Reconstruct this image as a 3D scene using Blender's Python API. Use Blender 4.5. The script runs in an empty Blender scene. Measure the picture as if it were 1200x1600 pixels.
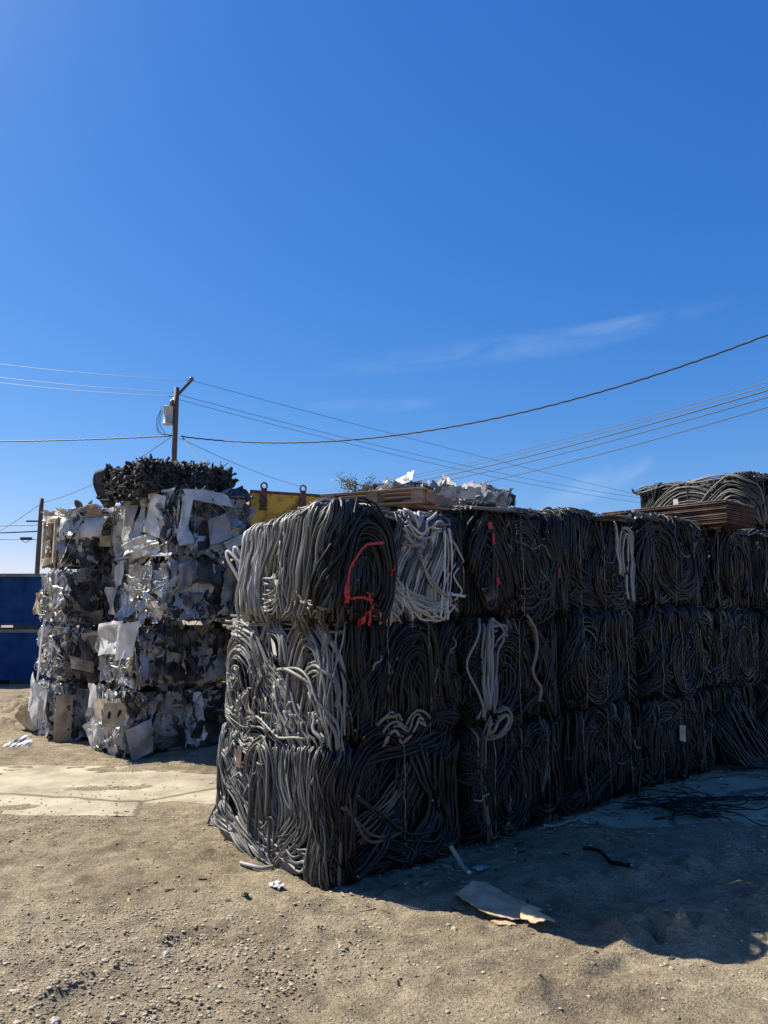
import bpy, math, random
import numpy as np
from mathutils import Vector, Matrix

rng = np.random.default_rng(7)
R = math.radians
scene = bpy.context.scene
col = scene.collection

# ------------------------------------------------------------------ camera
PITCH = math.atan(155 / 1155)
cam_d = bpy.data.cameras.new('camera')
cam = bpy.data.objects.new('camera', cam_d)
col.objects.link(cam)
cam.location = (0, 0, 1.6)
cam.rotation_euler = (math.pi / 2 + PITCH, 0, 0)
cam_d.sensor_fit = 'VERTICAL'
cam_d.sensor_height = 36.0
cam_d.lens = 26.0
cam_d.clip_start = 0.05
cam_d.clip_end = 3000
scene.camera = cam

# ------------------------------------------------------------------ world
SUN_EL = R(47)
SUN_DIR = Vector((-0.905, 0.425, 0)).normalized()
SUN_AZ = math.atan2(SUN_DIR.x, SUN_DIR.y)      # clockwise from +Y
world = bpy.data.worlds.new('World')
scene.world = world
world.use_nodes = True
nt = world.node_tree
nt.nodes.clear()
N = nt.nodes.new
out = N('ShaderNodeOutputWorld'); bg = N('ShaderNodeBackground')
sky = N('ShaderNodeTexSky'); sky.sky_type = 'NISHITA'; sky.sun_disc = False
sky.sun_elevation = SUN_EL; sky.sun_rotation = SUN_AZ
sky.altitude = 300; sky.air_density = 1.0; sky.dust_density = 0.35; sky.ozone_density = 2.5
hs = N('ShaderNodeHueSaturation')
hs.inputs['Hue'].default_value = 0.508
hs.inputs['Saturation'].default_value = 1.22
hs.inputs['Value'].default_value = 1.0
nt.links.new(sky.outputs[0], hs.inputs['Color'])
# the phone's rendering of the sky: a curve per channel
spc = N('ShaderNodeSeparateColor'); nt.links.new(hs.outputs[0], spc.inputs[0]); cbc = N('ShaderNodeCombineColor')
for i, (g_, k_) in enumerate(((1.20, .0375), (.81, .0720), (.56, .152))):
    pw = N('ShaderNodeMath'); pw.operation = 'POWER'; pw.inputs[1].default_value = g_; nt.links.new(spc.outputs[i], pw.inputs[0])
    ml = N('ShaderNodeMath'); ml.operation = 'MULTIPLY'; ml.inputs[1].default_value = k_ / .075; nt.links.new(pw.outputs[0], ml.inputs[0])
    nt.links.new(ml.outputs[0], cbc.inputs[i])
# thin cirrus wisps laid out in world directions
tc = N('ShaderNodeTexCoord')
def wisp(az, el, half_az, half_el, tilt, strength, scale, seed):
    """one soft streak of cirrus around a world direction (degrees)"""
    sep = N('ShaderNodeSeparateXYZ'); nt.links.new(tc.outputs['Generated'], sep.inputs[0])
    def m(op, a, b=None, c=None):
        n = N('ShaderNodeMath'); n.operation = op
        for i, v in enumerate((a, b, c)):
            if v is None: continue
            if isinstance(v, (int, float)): n.inputs[i].default_value = v
            else: nt.links.new(v, n.inputs[i])
        return n.outputs[0]
    a = m('ARCTAN2', sep.outputs[0], sep.outputs[1]); e = m('ARCSINE', sep.outputs[2])
    da = m('SUBTRACT', a, R(az)); de = m('SUBTRACT', e, R(el))
    ca, sa = math.cos(R(tilt)), math.sin(R(tilt))
    u = m('ADD', m('MULTIPLY', da, ca), m('MULTIPLY', de, sa))
    v = m('SUBTRACT', m('MULTIPLY', de, ca), m('MULTIPLY', da, sa))
    comb = N('ShaderNodeCombineXYZ')
    nt.links.new(m('MULTIPLY', u, 1.0), comb.inputs[0]); nt.links.new(m('MULTIPLY', v, 3.4), comb.inputs[1])
    comb.inputs[2].default_value = seed
    no = N('ShaderNodeTexNoise'); no.inputs['Scale'].default_value = scale; no.inputs['Detail'].default_value = 7
    no.inputs['Roughness'].default_value = 0.6; no.inputs['Distortion'].default_value = 0.8
    nt.links.new(comb.outputs[0], no.inputs['Vector'])
    un = m('POWER', m('DIVIDE', u, R(half_az)), 2.0)
    # centre line of the streak wanders
    v2 = m('ADD', v, m('MULTIPLY', m('SINE', m('MULTIPLY', u, 9.0)), R(half_el) * 0.35))
    vn = m('POWER', m('DIVIDE', v2, R(half_el)), 2.0)
    fall = m('MAXIMUM', m('SUBTRACT', 1.0, m('ADD', un, vn)), 0.0)
    nn = m('MAXIMUM', m('SUBTRACT', no.outputs[0], 0.36), 0.0)
    return m('MULTIPLY', m('MULTIPLY', fall, nn), strength)
w = [wisp(10, 19.8, 17, 1.2, 7, 0.45, 7, 1.3), wisp(20, 20.9, 7, 0.6, 5, .4, 9, 4.1),
     wisp(0, 15.9, 7, 0.7, 4, 0.35, 10, 7.7), wisp(16, 9.4, 5, 1.3, 24, .9, 11, 2.2)]
acc = w[0]
for x in w[1:]:
    n = N('ShaderNodeMath'); n.operation = 'ADD'; nt.links.new(acc, n.inputs[0]); nt.links.new(x, n.inputs[1]); acc = n.outputs[0]
mx = N('ShaderNodeMix'); mx.data_type = 'RGBA'
cl = N('ShaderNodeClamp'); nt.links.new(acc, cl.inputs[0]); nt.links.new(cl.outputs[0], mx.inputs['Factor'])
nt.links.new(cbc.outputs[0], mx.inputs['A']); mx.inputs['B'].default_value = (4.4, 5.4, 6.6, 1)
# pale aureole round the sun (forward scattering), added and sized to warm the shade
dt = N('ShaderNodeVectorMath'); dt.operation = 'DOT_PRODUCT'; nt.links.new(tc.outputs['Generated'], dt.inputs[0])
dt.inputs[1].default_value = (SUN_DIR.x * math.cos(SUN_EL), SUN_DIR.y * math.cos(SUN_EL), math.sin(SUN_EL))
mxx = N('ShaderNodeMath'); mxx.operation = 'MAXIMUM'; mxx.inputs[1].default_value = 0; nt.links.new(dt.outputs['Value'], mxx.inputs[0])
pwr = N('ShaderNodeMath'); pwr.operation = 'POWER'; pwr.inputs[1].default_value = 26; nt.links.new(mxx.outputs[0], pwr.inputs[0])
scl = N('ShaderNodeVectorMath'); scl.operation = 'SCALE'; scl.inputs[0].default_value = (5.4, 4.6, 2.9); nt.links.new(pwr.outputs[0], scl.inputs['Scale'])
addv = N('ShaderNodeVectorMath'); addv.operation = 'ADD'; nt.links.new(mx.outputs['Result'], addv.inputs[0]); nt.links.new(scl.outputs[0], addv.inputs[1])
nt.links.new(addv.outputs[0], bg.inputs['Color'])
bg.inputs['Strength'].default_value = 0.075
nt.links.new(bg.outputs[0], out.inputs[0])

sun_d = bpy.data.lights.new('sun', 'SUN'); sun = bpy.data.objects.new('sun', sun_d); col.objects.link(sun)
sun_d.energy = 4.6; sun_d.angle = R(0.5); sun_d.color = (1.0, 0.94, 0.82)
sd = Vector((SUN_DIR.x * math.cos(SUN_EL), SUN_DIR.y * math.cos(SUN_EL), math.sin(SUN_EL)))
sun.rotation_euler = sd.to_track_quat('Z', 'Y').to_euler()
sun.location = (-20, 10, 20)

vs = scene.view_settings
vs.view_transform = 'Standard'; vs.look = 'None'; vs.gamma = 1; vs.exposure = 1.0
vs.use_curve_mapping = False
scene.cycles.max_bounces = 6
scene.cycles.diffuse_bounces = 3

# ------------------------------------------------------------------ helpers
def tag(o, label=None, cat=None, group=None, kind=None):
    if label: o['label'] = label
    if cat: o['category'] = cat
    if group: o['group'] = group
    if kind: o['kind'] = kind
    return o

def empty(name, loc=(0, 0, 0), rz=0.0):
    o = bpy.data.objects.new(name, None); col.objects.link(o)
    o.empty_display_size = 0.2
    o.location = loc; o.rotation_euler = (0, 0, rz)
    return o

def mesh_obj(name, V, F, mat, parent=None, smooth=True, tint=None, flat_from=None, mats=None, midx=None):
    """F: list of int arrays (n,3) or (n,4)"""
    V = np.asarray(V, dtype=np.float32)
    me = bpy.data.meshes.new(name)
    me.vertices.add(len(V)); me.vertices.foreach_set('co', V.ravel())
    F = [np.asarray(f, dtype=np.int32) for f in F if len(f)]
    idx = np.concatenate([f.ravel() for f in F])
    tot = np.concatenate([np.full(len(f), f.shape[1], dtype=np.int32) for f in F])
    st = np.concatenate([[0], np.cumsum(tot)[:-1]]).astype(np.int32)
    me.loops.add(len(idx)); me.loops.foreach_set('vertex_index', idx)
    me.polygons.add(len(tot)); me.polygons.foreach_set('loop_start', st); me.polygons.foreach_set('loop_total', tot)
    sm = np.full(len(tot), bool(smooth))
    if flat_from is not None: sm[flat_from:] = False
    me.polygons.foreach_set('use_smooth', sm)
    if mats:
        for m in mats: me.materials.append(m)
        me.polygons.foreach_set('material_index', np.asarray(midx, dtype=np.int32))
    else:
        me.materials.append(mat)
    if tint is not None:
        at = me.attributes.new('tint', 'FLOAT', 'POINT'); at.data.foreach_set('value', np.asarray(tint, dtype=np.float32))
    me.update(calc_edges=True); me.validate()
    o = bpy.data.objects.new(name, me); col.objects.link(o)
    if parent: o.parent = parent
    return o

def tubes(P, rad, sides=6, flat=1.0):
    """P (C,K,3) curves, rad (C,) -> verts, quads, cap tris"""
    C, K, _ = P.shape
    T = np.gradient(P, axis=1); T /= (np.linalg.norm(T, axis=2, keepdims=True) + 1e-9)
    ref = np.zeros((C, 3)); ref[:] = (0.31, 0.52, 0.79)
    n = ref - (ref * T[:, 0]).sum(1, keepdims=True) * T[:, 0]
    n /= np.linalg.norm(n, axis=1, keepdims=True) + 1e-9
    Ns = np.zeros_like(P)
    for k in range(K):
        n = n - (n * T[:, k]).sum(1, keepdims=True) * T[:, k]
        n /= np.linalg.norm(n, axis=1, keepdims=True) + 1e-9
        Ns[:, k] = n
    B = np.cross(T, Ns)
    a = np.arange(sides) / sides * 2 * np.pi
    rad = np.broadcast_to(np.asarray(rad, dtype=float).reshape(C, -1), (C, K)) if np.ndim(rad) else np.full((C, K), rad)
    V = P[:, :, None, :] + rad[:, :, None, None] * (np.cos(a)[None, None, :, None] * Ns[:, :, None, :] + flat * np.sin(a)[None, None, :, None] * B[:, :, None, :])
    V = V.reshape(C * K * sides, 3)
    c = np.arange(C)[:, None, None] * K * sides; k = np.arange(K - 1)[None, :, None] * sides
    s = np.arange(sides)[None, None, :]; s2 = (s + 1) % sides
    q = np.stack([c + k + s, c + k + s2, c + k + sides + s2, c + k + sides + s], axis=-1).reshape(-1, 4)
    # caps: own centre vertex for each end
    ce = np.concatenate([P[:, 0] , P[:, -1]], axis=0)
    base = len(V); V = np.concatenate([V, ce])
    t = []
    cc = np.arange(C)[:, None] * K * sides; s = np.arange(sides)[None, :]; s2 = (s + 1) % sides
    t.append(np.stack([np.broadcast_to(base + np.arange(C)[:, None], (C, sides)), cc + s2, cc + s], -1).reshape(-1, 3))
    ee = cc + (K - 1) * sides
    t.append(np.stack([np.broadcast_to(base + C + np.arange(C)[:, None], (C, sides)), ee + s, ee + s2], -1).reshape(-1, 3))
    return V, q, np.concatenate(t)

def box_geo(x0, x1, y0, y1, z0, z1):
    V = np.array([[x, y, z] for z in (z0, z1) for y in (y0, y1) for x in (x0, x1)], float)
    F = np.array([[0, 2, 3, 1], [4, 5, 7, 6], [0, 1, 5, 4], [2, 6, 7, 3], [0, 4, 6, 2], [1, 3, 7, 5]])
    return V, F

def boxes(name, bl, mat, parent=None, bevel=0.0):
    Vs, Fs, b = [], [], 0
    for x in bl:
        M = None
        if len(x) == 7: x, M = x[:6], x[6]
        V, F = box_geo(*x)
        if M is not None: V = V @ np.array(M.to_3x3()).T + np.array(M.translation)
        Vs.append(V); Fs.append(F + b); b += len(V)
    o = mesh_obj(name, np.concatenate(Vs), [np.concatenate(Fs)], mat, parent, smooth=False)
    if bevel:
        m = o.modifiers.new('bevel', 'BEVEL'); m.width = bevel; m.segments = 2
    return o

def catmull(cp, K):
    cp = np.asarray(cp, float); n = len(cp)
    P = np.vstack([2 * cp[0] - cp[1], cp, 2 * cp[-1] - cp[-2]])
    t = np.linspace(0, n - 1 - 1e-6, K); i = t.astype(int); f = (t - i)[:, None]
    p0, p1, p2, p3 = P[i], P[i + 1], P[i + 2], P[i + 3]
    return 0.5 * ((2 * p1) + (-p0 + p2) * f + (2 * p0 - 5 * p1 + 4 * p2 - p3) * f ** 2 + (-p0 + 3 * p1 - 3 * p2 + p3) * f ** 3)

# value noise on a lattice, numpy
_perm = np.random.default_rng(3).random((64, 64, 64)).astype(np.float32)
def vnoise(x, y, z=0.0):
    x, y, z = np.broadcast_arrays(x, y, z)
    xi, yi, zi = np.floor(x).astype(int), np.floor(y).astype(int), np.floor(z).astype(int)
    fx, fy, fz = x - xi, y - yi, z - zi
    fx, fy, fz = [q * q * (3 - 2 * q) for q in (fx, fy, fz)]
    def L(a, b, c): return _perm[(xi + a) & 63, (yi + b) & 63, (zi + c) & 63]
    r = 0
    for a, wx in ((0, 1 - fx), (1, fx)):
        for b, wy in ((0, 1 - fy), (1, fy)):
            for c, wz in ((0, 1 - fz), (1, fz)):
                r = r + wx * wy * wz * L(a, b, c)
    return r * 2 - 1
def fbm(x, y, z=0.0, o=4):
    r = 0; a = 1.0
    for i in range(o):
        r = r + a * vnoise(x * 2 ** i + 7.3 * i, y * 2 ** i + 3.1 * i, z * 2 ** i); a *= 0.5
    return r

# ------------------------------------------------------------------ materials
def newmat(name):
    m = bpy.data.materials.new(name); m.use_nodes = True
    t = m.node_tree; b = t.nodes['Principled BSDF']
    return m, t, b

def node(t, kind, **kw):
    n = t.nodes.new(kind)
    for k, v in kw.items():
        if k in n.inputs.keys(): n.inputs[k].default_value = v
        else: setattr(n, k, v)
    return n

def cable_mat(name, dark, light, rough, dust=(0.27, 0.24, 0.19), dust_amt=0.35):
    m, t, b = newmat(name)
    at = node(t, 'ShaderNodeAttribute'); at.attribute_name = 'tint'
    mix = node(t, 'ShaderNodeMix', data_type='RGBA')
    mix.inputs['A'].default_value = (*dark, 1); mix.inputs['B'].default_value = (*light, 1)
    t.links.new(at.outputs['Fac'], mix.inputs['Factor'])
    tcx = node(t, 'ShaderNodeTexCoord')
    no = node(t, 'ShaderNodeTexNoise'); no.inputs['Scale'].default_value = 9; no.inputs['Detail'].default_value = 6
    t.links.new(tcx.outputs['Object'], no.inputs['Vector'])
    cr = node(t, 'ShaderNodeValToRGB'); cr.color_ramp.elements[0].position = .42; cr.color_ramp.elements[1].position = .72
    t.links.new(no.outputs[0], cr.inputs[0])
    # dust settles on whatever faces up
    ge = node(t, 'ShaderNodeNewGeometry'); sp = node(t, 'ShaderNodeSeparateXYZ'); t.links.new(ge.outputs['Normal'], sp.inputs[0])
    mr = node(t, 'ShaderNodeMapRange'); mr.inputs['From Min'].default_value = -0.2; mr.inputs['From Max'].default_value = 1
    mr.inputs['To Min'].default_value = 0.25; mr.inputs['To Max'].default_value = 1.0
    t.links.new(sp.outputs[2], mr.inputs[0])
    mu = node(t, 'ShaderNodeMath', operation='MULTIPLY'); t.links.new(mr.outputs[0], mu.inputs[0]); t.links.new(cr.outputs[0], mu.inputs[1])
    mu2 = node(t, 'ShaderNodeMath', operation='MULTIPLY'); t.links.new(mu.outputs[0], mu2.inputs[0]); mu2.inputs[1].default_value = dust_amt
    m2 = node(t, 'ShaderNodeMix', data_type='RGBA'); m2.inputs['B'].default_value = (*dust, 1)
    t.links.new(mix.outputs['Result'], m2.inputs['A']); t.links.new(mu2.outputs[0], m2.inputs['Factor'])
    t.links.new(m2.outputs['Result'], b.inputs['Base Color'])
    b.inputs['Roughness'].default_value = rough
    b.inputs['Specular IOR Level'].default_value = 0.28
    n3 = node(t, 'ShaderNodeTexNoise'); n3.inputs['Scale'].default_value = 130; n3.inputs['Detail'].default_value = 3
    t.links.new(tcx.outputs['Object'], n3.inputs['Vector'])
    bp = node(t, 'ShaderNodeBump'); bp.inputs['Strength'].default_value = 0.25; bp.inputs['Distance'].default_value = 0.004
    t.links.new(n3.outputs[0], bp.inputs['Height']); t.links.new(bp.outputs[0], b.inputs['Normal'])
    return m

M = {}
M['black'] = cable_mat('black_cable', (0.003, 0.0032, 0.0036), (0.034, 0.032, 0.030), 0.42, dust_amt=.10)
M['sunlit_black'] = cable_mat('sunlit_black_cable', (0.010, 0.010, 0.010), (0.165, 0.158, 0.145), 0.42, dust_amt=.24)  # black cable with dust, colour lightened for sunlit sides and tops
M['grey'] = cable_mat('grey_cable', (0.035, 0.035, 0.034), (0.28, 0.27, 0.245), 0.46)
M['white'] = cable_mat('white_cable', (0.24, 0.23, 0.21), (0.66, 0.64, 0.60), 0.5, dust_amt=.5)
M['brown'] = cable_mat('tan_cable', (0.07, 0.055, 0.04), (0.30, 0.25, 0.19), 0.6)

def noise_mat(name, c1, c2, scale=6, rough=.6, metal=0.0, bump=.3, dist=.01, detail=8, pos=(.35, .65), bscale=None, coord='Object'):
    m, t, b = newmat(name)
    tcx = node(t, 'ShaderNodeTexCoord')
    no = node(t, 'ShaderNodeTexNoise'); no.inputs['Scale'].default_value = scale; no.inputs['Detail'].default_value = detail
    t.links.new(tcx.outputs[coord], no.inputs['Vector'])
    cr = node(t, 'ShaderNodeValToRGB'); cr.color_ramp.elements[0].position = pos[0]; cr.color_ramp.elements[1].position = pos[1]
    cr.color_ramp.elements[0].color = (*c1, 1); cr.color_ramp.elements[1].color = (*c2, 1)
    t.links.new(no.outputs[0], cr.inputs[0]); t.links.new(cr.outputs[0], b.inputs['Base Color'])
    b.inputs['Roughness'].default_value = rough; b.inputs['Metallic'].default_value = metal
    if bump:
        n3 = node(t, 'ShaderNodeTexNoise'); n3.inputs['Scale'].default_value = bscale or scale * 4; n3.inputs['Detail'].default_value = 6
        t.links.new(tcx.outputs[coord], n3.inputs['Vector'])
        bp = node(t, 'ShaderNodeBump'); bp.inputs['Strength'].default_value = bump; bp.inputs['Distance'].default_value = dist
        t.links.new(n3.outputs[0], bp.inputs['Height']); t.links.new(bp.outputs[0], b.inputs['Normal'])
    return m

M['cap'] = noise_mat('cut_conductor', (.45, .44, .42), (.75, .73, .70), rough=.45, metal=.5, bump=0)
M['core'] = noise_mat('dark_rubber_and_gap_shade', (.006, .006, .007), (.022, .021, .02), scale=25, rough=.7, bump=.8, dist=.03)
M['core_metal'] = noise_mat('packed_dark_metal', (.02, .02, .02), (.09, .088, .085), scale=18, rough=.55, metal=.4, bump=.9, dist=.03)
M['red'] = noise_mat('red_strap', (.30, .012, .010), (.50, .03, .022), scale=12, rough=.55, bump=.2)
M['wire'] = noise_mat('rusty_wire', (.10, .085, .07), (.26, .22, .18), scale=30, rough=.4, metal=.5, bump=0)
M['al_bright'] = noise_mat('mill_aluminium', (.34, .335, .325), (.62, .61, .585), scale=5, rough=.45, metal=.3, bump=.35, dist=.006, bscale=22)
M['al_dull'] = noise_mat('weathered_aluminium', (.17, .165, .158), (.38, .37, .35), scale=4, rough=.58, metal=.12, bump=.35, dist=.008, bscale=18)
M['white_paint'] = noise_mat('white_painted_sheet', (.34, .33, .305), (.62, .605, .57), scale=5, rough=.5, bump=.3, dist=.006, bscale=15)
M['cream'] = noise_mat('cream_painted_sheet', (.28, .225, .14), (.55, .46, .33), scale=6, rough=.6, bump=.3, dist=.006, bscale=18)
M['tan'] = noise_mat('tan_sheet', (.22, .16, .10), (.42, .33, .22), scale=6, rough=.65, bump=.3, dist=.006)
M['grime_shade'] = noise_mat('grimy_shaded_sheet', (.018, .018, .017), (.10, .097, .09), scale=6, rough=.5, metal=.2, bump=.4, dist=.008, bscale=20)  # grimy sheet, also spread over right faces to darken them as shade
M['darkfin'] = noise_mat('dark_fin', (.012, .012, .012), (.075, .07, .062), scale=9, rough=.8, metal=.0, bump=.4)
M['wood'] = None

def wood_mat(name, c1, c2):
    m, t, b = newmat(name)
    tcx = node(t, 'ShaderNodeTexCoord'); mp = node(t, 'ShaderNodeMapping'); mp.inputs['Scale'].default_value = (1.5, 22, 22)
    t.links.new(tcx.outputs['Object'], mp.inputs[0])
    no = node(t, 'ShaderNodeTexNoise'); no.inputs['Scale'].default_value = 2.2; no.inputs['Detail'].default_value = 8
    t.links.new(mp.outputs[0], no.inputs['Vector'])
    cr = node(t, 'ShaderNodeValToRGB'); cr.color_ramp.elements[0].position = .3; cr.color_ramp.elements[1].position = .7
    cr.color_ramp.elements[0].color = (*c1, 1); cr.color_ramp.elements[1].color = (*c2, 1)
    t.links.new(no.outputs[0], cr.inputs[0]); t.links.new(cr.outputs[0], b.inputs['Base Color'])
    b.inputs['Roughness'].default_value = .75
    bp = node(t, 'ShaderNodeBump'); bp.inputs['Strength'].default_value = .5; bp.inputs['Distance'].default_value = .004
    t.links.new(no.outputs[0], bp.inputs['Height']); t.links.new(bp.outputs[0], b.inputs['Normal'])
    return m
M['wood'] = wood_mat('pallet_wood', (.16, .09, .05), (.42, .27, .16))
M['pole'] = wood_mat('weathered_pole_wood', (.045, .03, .022), (.13, .09, .07))
M['card'] = noise_mat('cardboard', (.33, .225, .13), (.55, .40, .25), scale=9, rough=.9, bump=.5, dist=.004, bscale=40)
M['rustsheet'] = noise_mat('brown_weathered_sheet', (.045, .028, .02), (.17, .095, .065), scale=7, rough=.7, bump=.3, dist=.004)

# ------------------------------------------------------------------ ground
def lin(a, b, s): return np.arange(a, b, s)
def geo(a, b, n): return a * (b / a) ** (np.arange(1, n + 1) / n)
xs = np.concatenate([-(6.6 + geo(.4, 600, 34))[::-1], lin(-6.6, 5.2, .026), 5.2 + geo(.4, 600, 34)])
ys = np.concatenate([-(geo(.3, 600, 26))[::-1], [0, .3, .7, 1.1, 1.5, 1.8, 2.1], lin(2.3, 6.5, .020), lin(6.5, 9.2, .03), lin(9.2, 20, .07), 20 + geo(.3, 1500, 40)])
X, Y = np.meshgrid(xs, ys)

def inpoly(poly, X, Y, soft_noise=None):
    """signed distance-ish (positive inside) to a convex polygon, counter-clockwise"""
    d = np.full(X.shape, 1e9)
    n = len(poly)
    for i in range(n):
        x0, y0 = poly[i]; x1, y1 = poly[(i + 1) % n]
        L = math.hypot(x1 - x0, y1 - y0)
        d = np.minimum(d, ((x1 - x0) * (Y - y0) - (y1 - y0) * (X - x0)) / L)
    return d
SLAB_L = [(-9.0, 6.35), (-1.35, 6.2), (-1.2, 7.95), (-9.0, 8.15)]
SLAB_R = [(1.55, 5.95), (3.2, 6.0), (6.5, 6.4), (7.5, 9.0), (4.2, 9.2)]

def ground_h(X, Y):
    near = np.clip(1 - (np.hypot(X, Y - 5) - 9) / 14, 0, 1)
    h = 0.028 * fbm(X * .7, Y * .7, 1.5, 3) + 0.016 * fbm(X * 2.6, Y * 2.6, 4.2, 4)
    fine = fbm(X * 11, Y * 11, 9.1, 3)
    h = h + 0.013 * fine * (0.6 + 0.6 * np.clip(fbm(X * .9 + 5, Y * .9, 2.0, 2), 0, 1.2))
    # trodden clods: sharper lumps
    lump = np.clip(fbm(X * 6 + 3, Y * 6 + 8, .4, 3) - .45, 0, 1)
    h = h + 0.036 * lump + .012 * np.clip(fbm(X * 17, Y * 17 + 8, 6.4, 2) - .5, 0, 1)
    # tyre ruts and ridges near the lower right
    def ridge(x0, y0, x1, y1, w, a):
        L = math.hypot(x1 - x0, y1 - y0); ux, uy = (x1 - x0) / L, (y1 - y0) / L
        s = np.clip((X - x0) * ux + (Y - y0) * uy, 0, L)
        dx, dy = X - x0 - s * ux, Y - y0 - s * uy
        d = np.hypot(dx, dy) + .05 * fbm(X * 3, Y * 3, 6.6, 3)
        return 1.35 * a * np.exp(-(d / w) ** 2) * (0.6 + .8 * fbm(X * 8, Y * 8, 2.5, 4))
    h = h + ridge(.55, 3.25, 1.35, 3.95, .07, .05) + ridge(1.2, 3.98, 1.45, 4.0, .10, .05) + ridge(1.5, 3.95, 3.4, 5.2, .10, .055)
    h = h + ridge(.9, 4.55, 2.8, 5.3, .09, .035) - ridge(.9, 4.35, 3.0, 5.1, .10, .03)
    h = h + ridge(-1.5, 3.2, -1.15, 3.7, .09, .03) - ridge(-1.05, 3.85, -.85, 3.95, .07, .045) + ridge(-1.02, 3.95, -.85, 4.03, .05, .02)
    h = h + ridge(-9, 10.6, -4.9, 10.9, .22, .08) + ridge(-9, 12.4, -5.2, 12.2, .3, .10) + ridge(-9, 14, -6, 13.6, .3, .1)
    # slab areas: the dirt runs out thin over the concrete
    for poly, off in ((SLAB_L, 0), (SLAB_R, 4)):
        d = inpoly(poly, X, Y) + .50 * fbm(X * .9 + off, Y * 2.4, 3.3, 6) - .12
        k = np.clip(d / .7 + .5, 0, 1); k = k * k * (3 - 2 * k)
        target = -0.026 + 0.044 * np.clip(fbm(X * 1.2 + 2, Y * 3.4, 8.8, 5) - .02, 0, 1) + .003 * fine
        h = h * (1 - k) + target * k
    return h * near
Z = ground_h(X, Y)
def gz(x, y): return float(ground_h(np.array([[float(x)]]), np.array([[float(y)]]))[0, 0])
ny, nx = X.shape
gi = np.arange(ny * nx).reshape(ny, nx)
q = np.stack([gi[:-1, :-1], gi[:-1, 1:], gi[1:, 1:], gi[1:, :-1]], -1).reshape(-1, 4)

def dirt_mat():
    m, t, b = newmat('dry_dirt')
    tcx = node(t, 'ShaderNodeTexCoord')
    def no(s, d, r=.6, dist=0):
        n = node(t, 'ShaderNodeTexNoise'); n.inputs['Scale'].default_value = s; n.inputs['Detail'].default_value = d
        n.inputs['Roughness'].default_value = r; n.inputs['Distortion'].default_value = dist
        t.links.new(tcx.outputs['Object'], n.inputs['Vector']); return n.outputs[0]
    def ramp(src, p0, p1, c0, c1):
        cr = node(t, 'ShaderNodeValToRGB'); e = cr.color_ramp.elements
        e[0].position, e[1].position = p0, p1; e[0].color, e[1].color = (*c0, 1), (*c1, 1)
        t.links.new(src, cr.inputs[0]); return cr.outputs[0]
    big = ramp(no(.9, 6, .6, .4), .35, .68, (.29, .233, .158), (.48, .402, .275))
    med = ramp(no(6, 7, .7), .36, .66, (.62, .61, .60), (1.16, 1.15, 1.12))
    fin = ramp(no(70, 5, .75), .36, .66, (.52, .50, .48), (1.26, 1.26, 1.26))
    mm = node(t, 'ShaderNodeMix', data_type='RGBA', blend_type='MULTIPLY'); mm.inputs['Factor'].default_value = 1
    t.links.new(big, mm.inputs['A']); t.links.new(med, mm.inputs['B'])
    m3 = node(t, 'ShaderNodeMix', data_type='RGBA', blend_type='MULTIPLY'); m3.inputs['Factor'].default_value = 1
    t.links.new(mm.outputs['Result'], m3.inputs['A']); t.links.new(fin, m3.inputs['B'])
    # small grit speckle
    vo = node(t, 'ShaderNodeTexVoronoi'); vo.inputs['Scale'].default_value = 85; t.links.new(tcx.outputs['Object'], vo.inputs['Vector'])
    sp = node(t, 'ShaderNodeSeparateColor'); t.links.new(vo.outputs['Color'], sp.inputs[0])
    g = ramp(sp.outputs[0], .80, .86, (0, 0, 0), (1, 1, 1))
    g2 = ramp(vo.outputs['Distance'], .2, .45, (1, 1, 1), (0, 0, 0))
    gm = node(t, 'ShaderNodeMath', operation='MULTIPLY'); t.links.new(g, gm.inputs[0]); t.links.new(g2, gm.inputs[1])
    m4 = node(t, 'ShaderNodeMix', data_type='RGBA'); m4.inputs['B'].default_value = (.36, .33, .28, 1)
    t.links.new(gm.outputs[0], m4.inputs['Factor']); t.links.new(m3.outputs['Result'], m4.inputs['A'])
    t.links.new(m4.outputs['Result'], b.inputs['Base Color'])
    b.inputs['Roughness'].default_value = .95; b.inputs['Specular IOR Level'].default_value = .15
    ad = node(t, 'ShaderNodeMath', operation='MULTIPLY_ADD'); t.links.new(no(45, 8, .75), ad.inputs[0]); ad.inputs[1].default_value = 1.0
    t.links.new(gm.outputs[0], ad.inputs[2])
    ad2 = node(t, 'ShaderNodeMath', operation='ADD'); t.links.new(ad.outputs[0], ad2.inputs[0]); t.links.new(no(12, 6, .7), ad2.inputs[1])
    bp = node(t, 'ShaderNodeBump'); bp.inputs['Strength'].default_value = 1.0; bp.inputs['Distance'].default_value = .026
    t.links.new(ad2.outputs[0], bp.inputs['Height']); t.links.new(bp.outputs[0], b.inputs['Normal'])
    return m
M['dirt'] = dirt_mat()
ground = mesh_obj('ground', np.stack([X, Y, Z], -1).reshape(-1, 3), [q], M['dirt'])
tag(ground, kind='structure')

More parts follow.
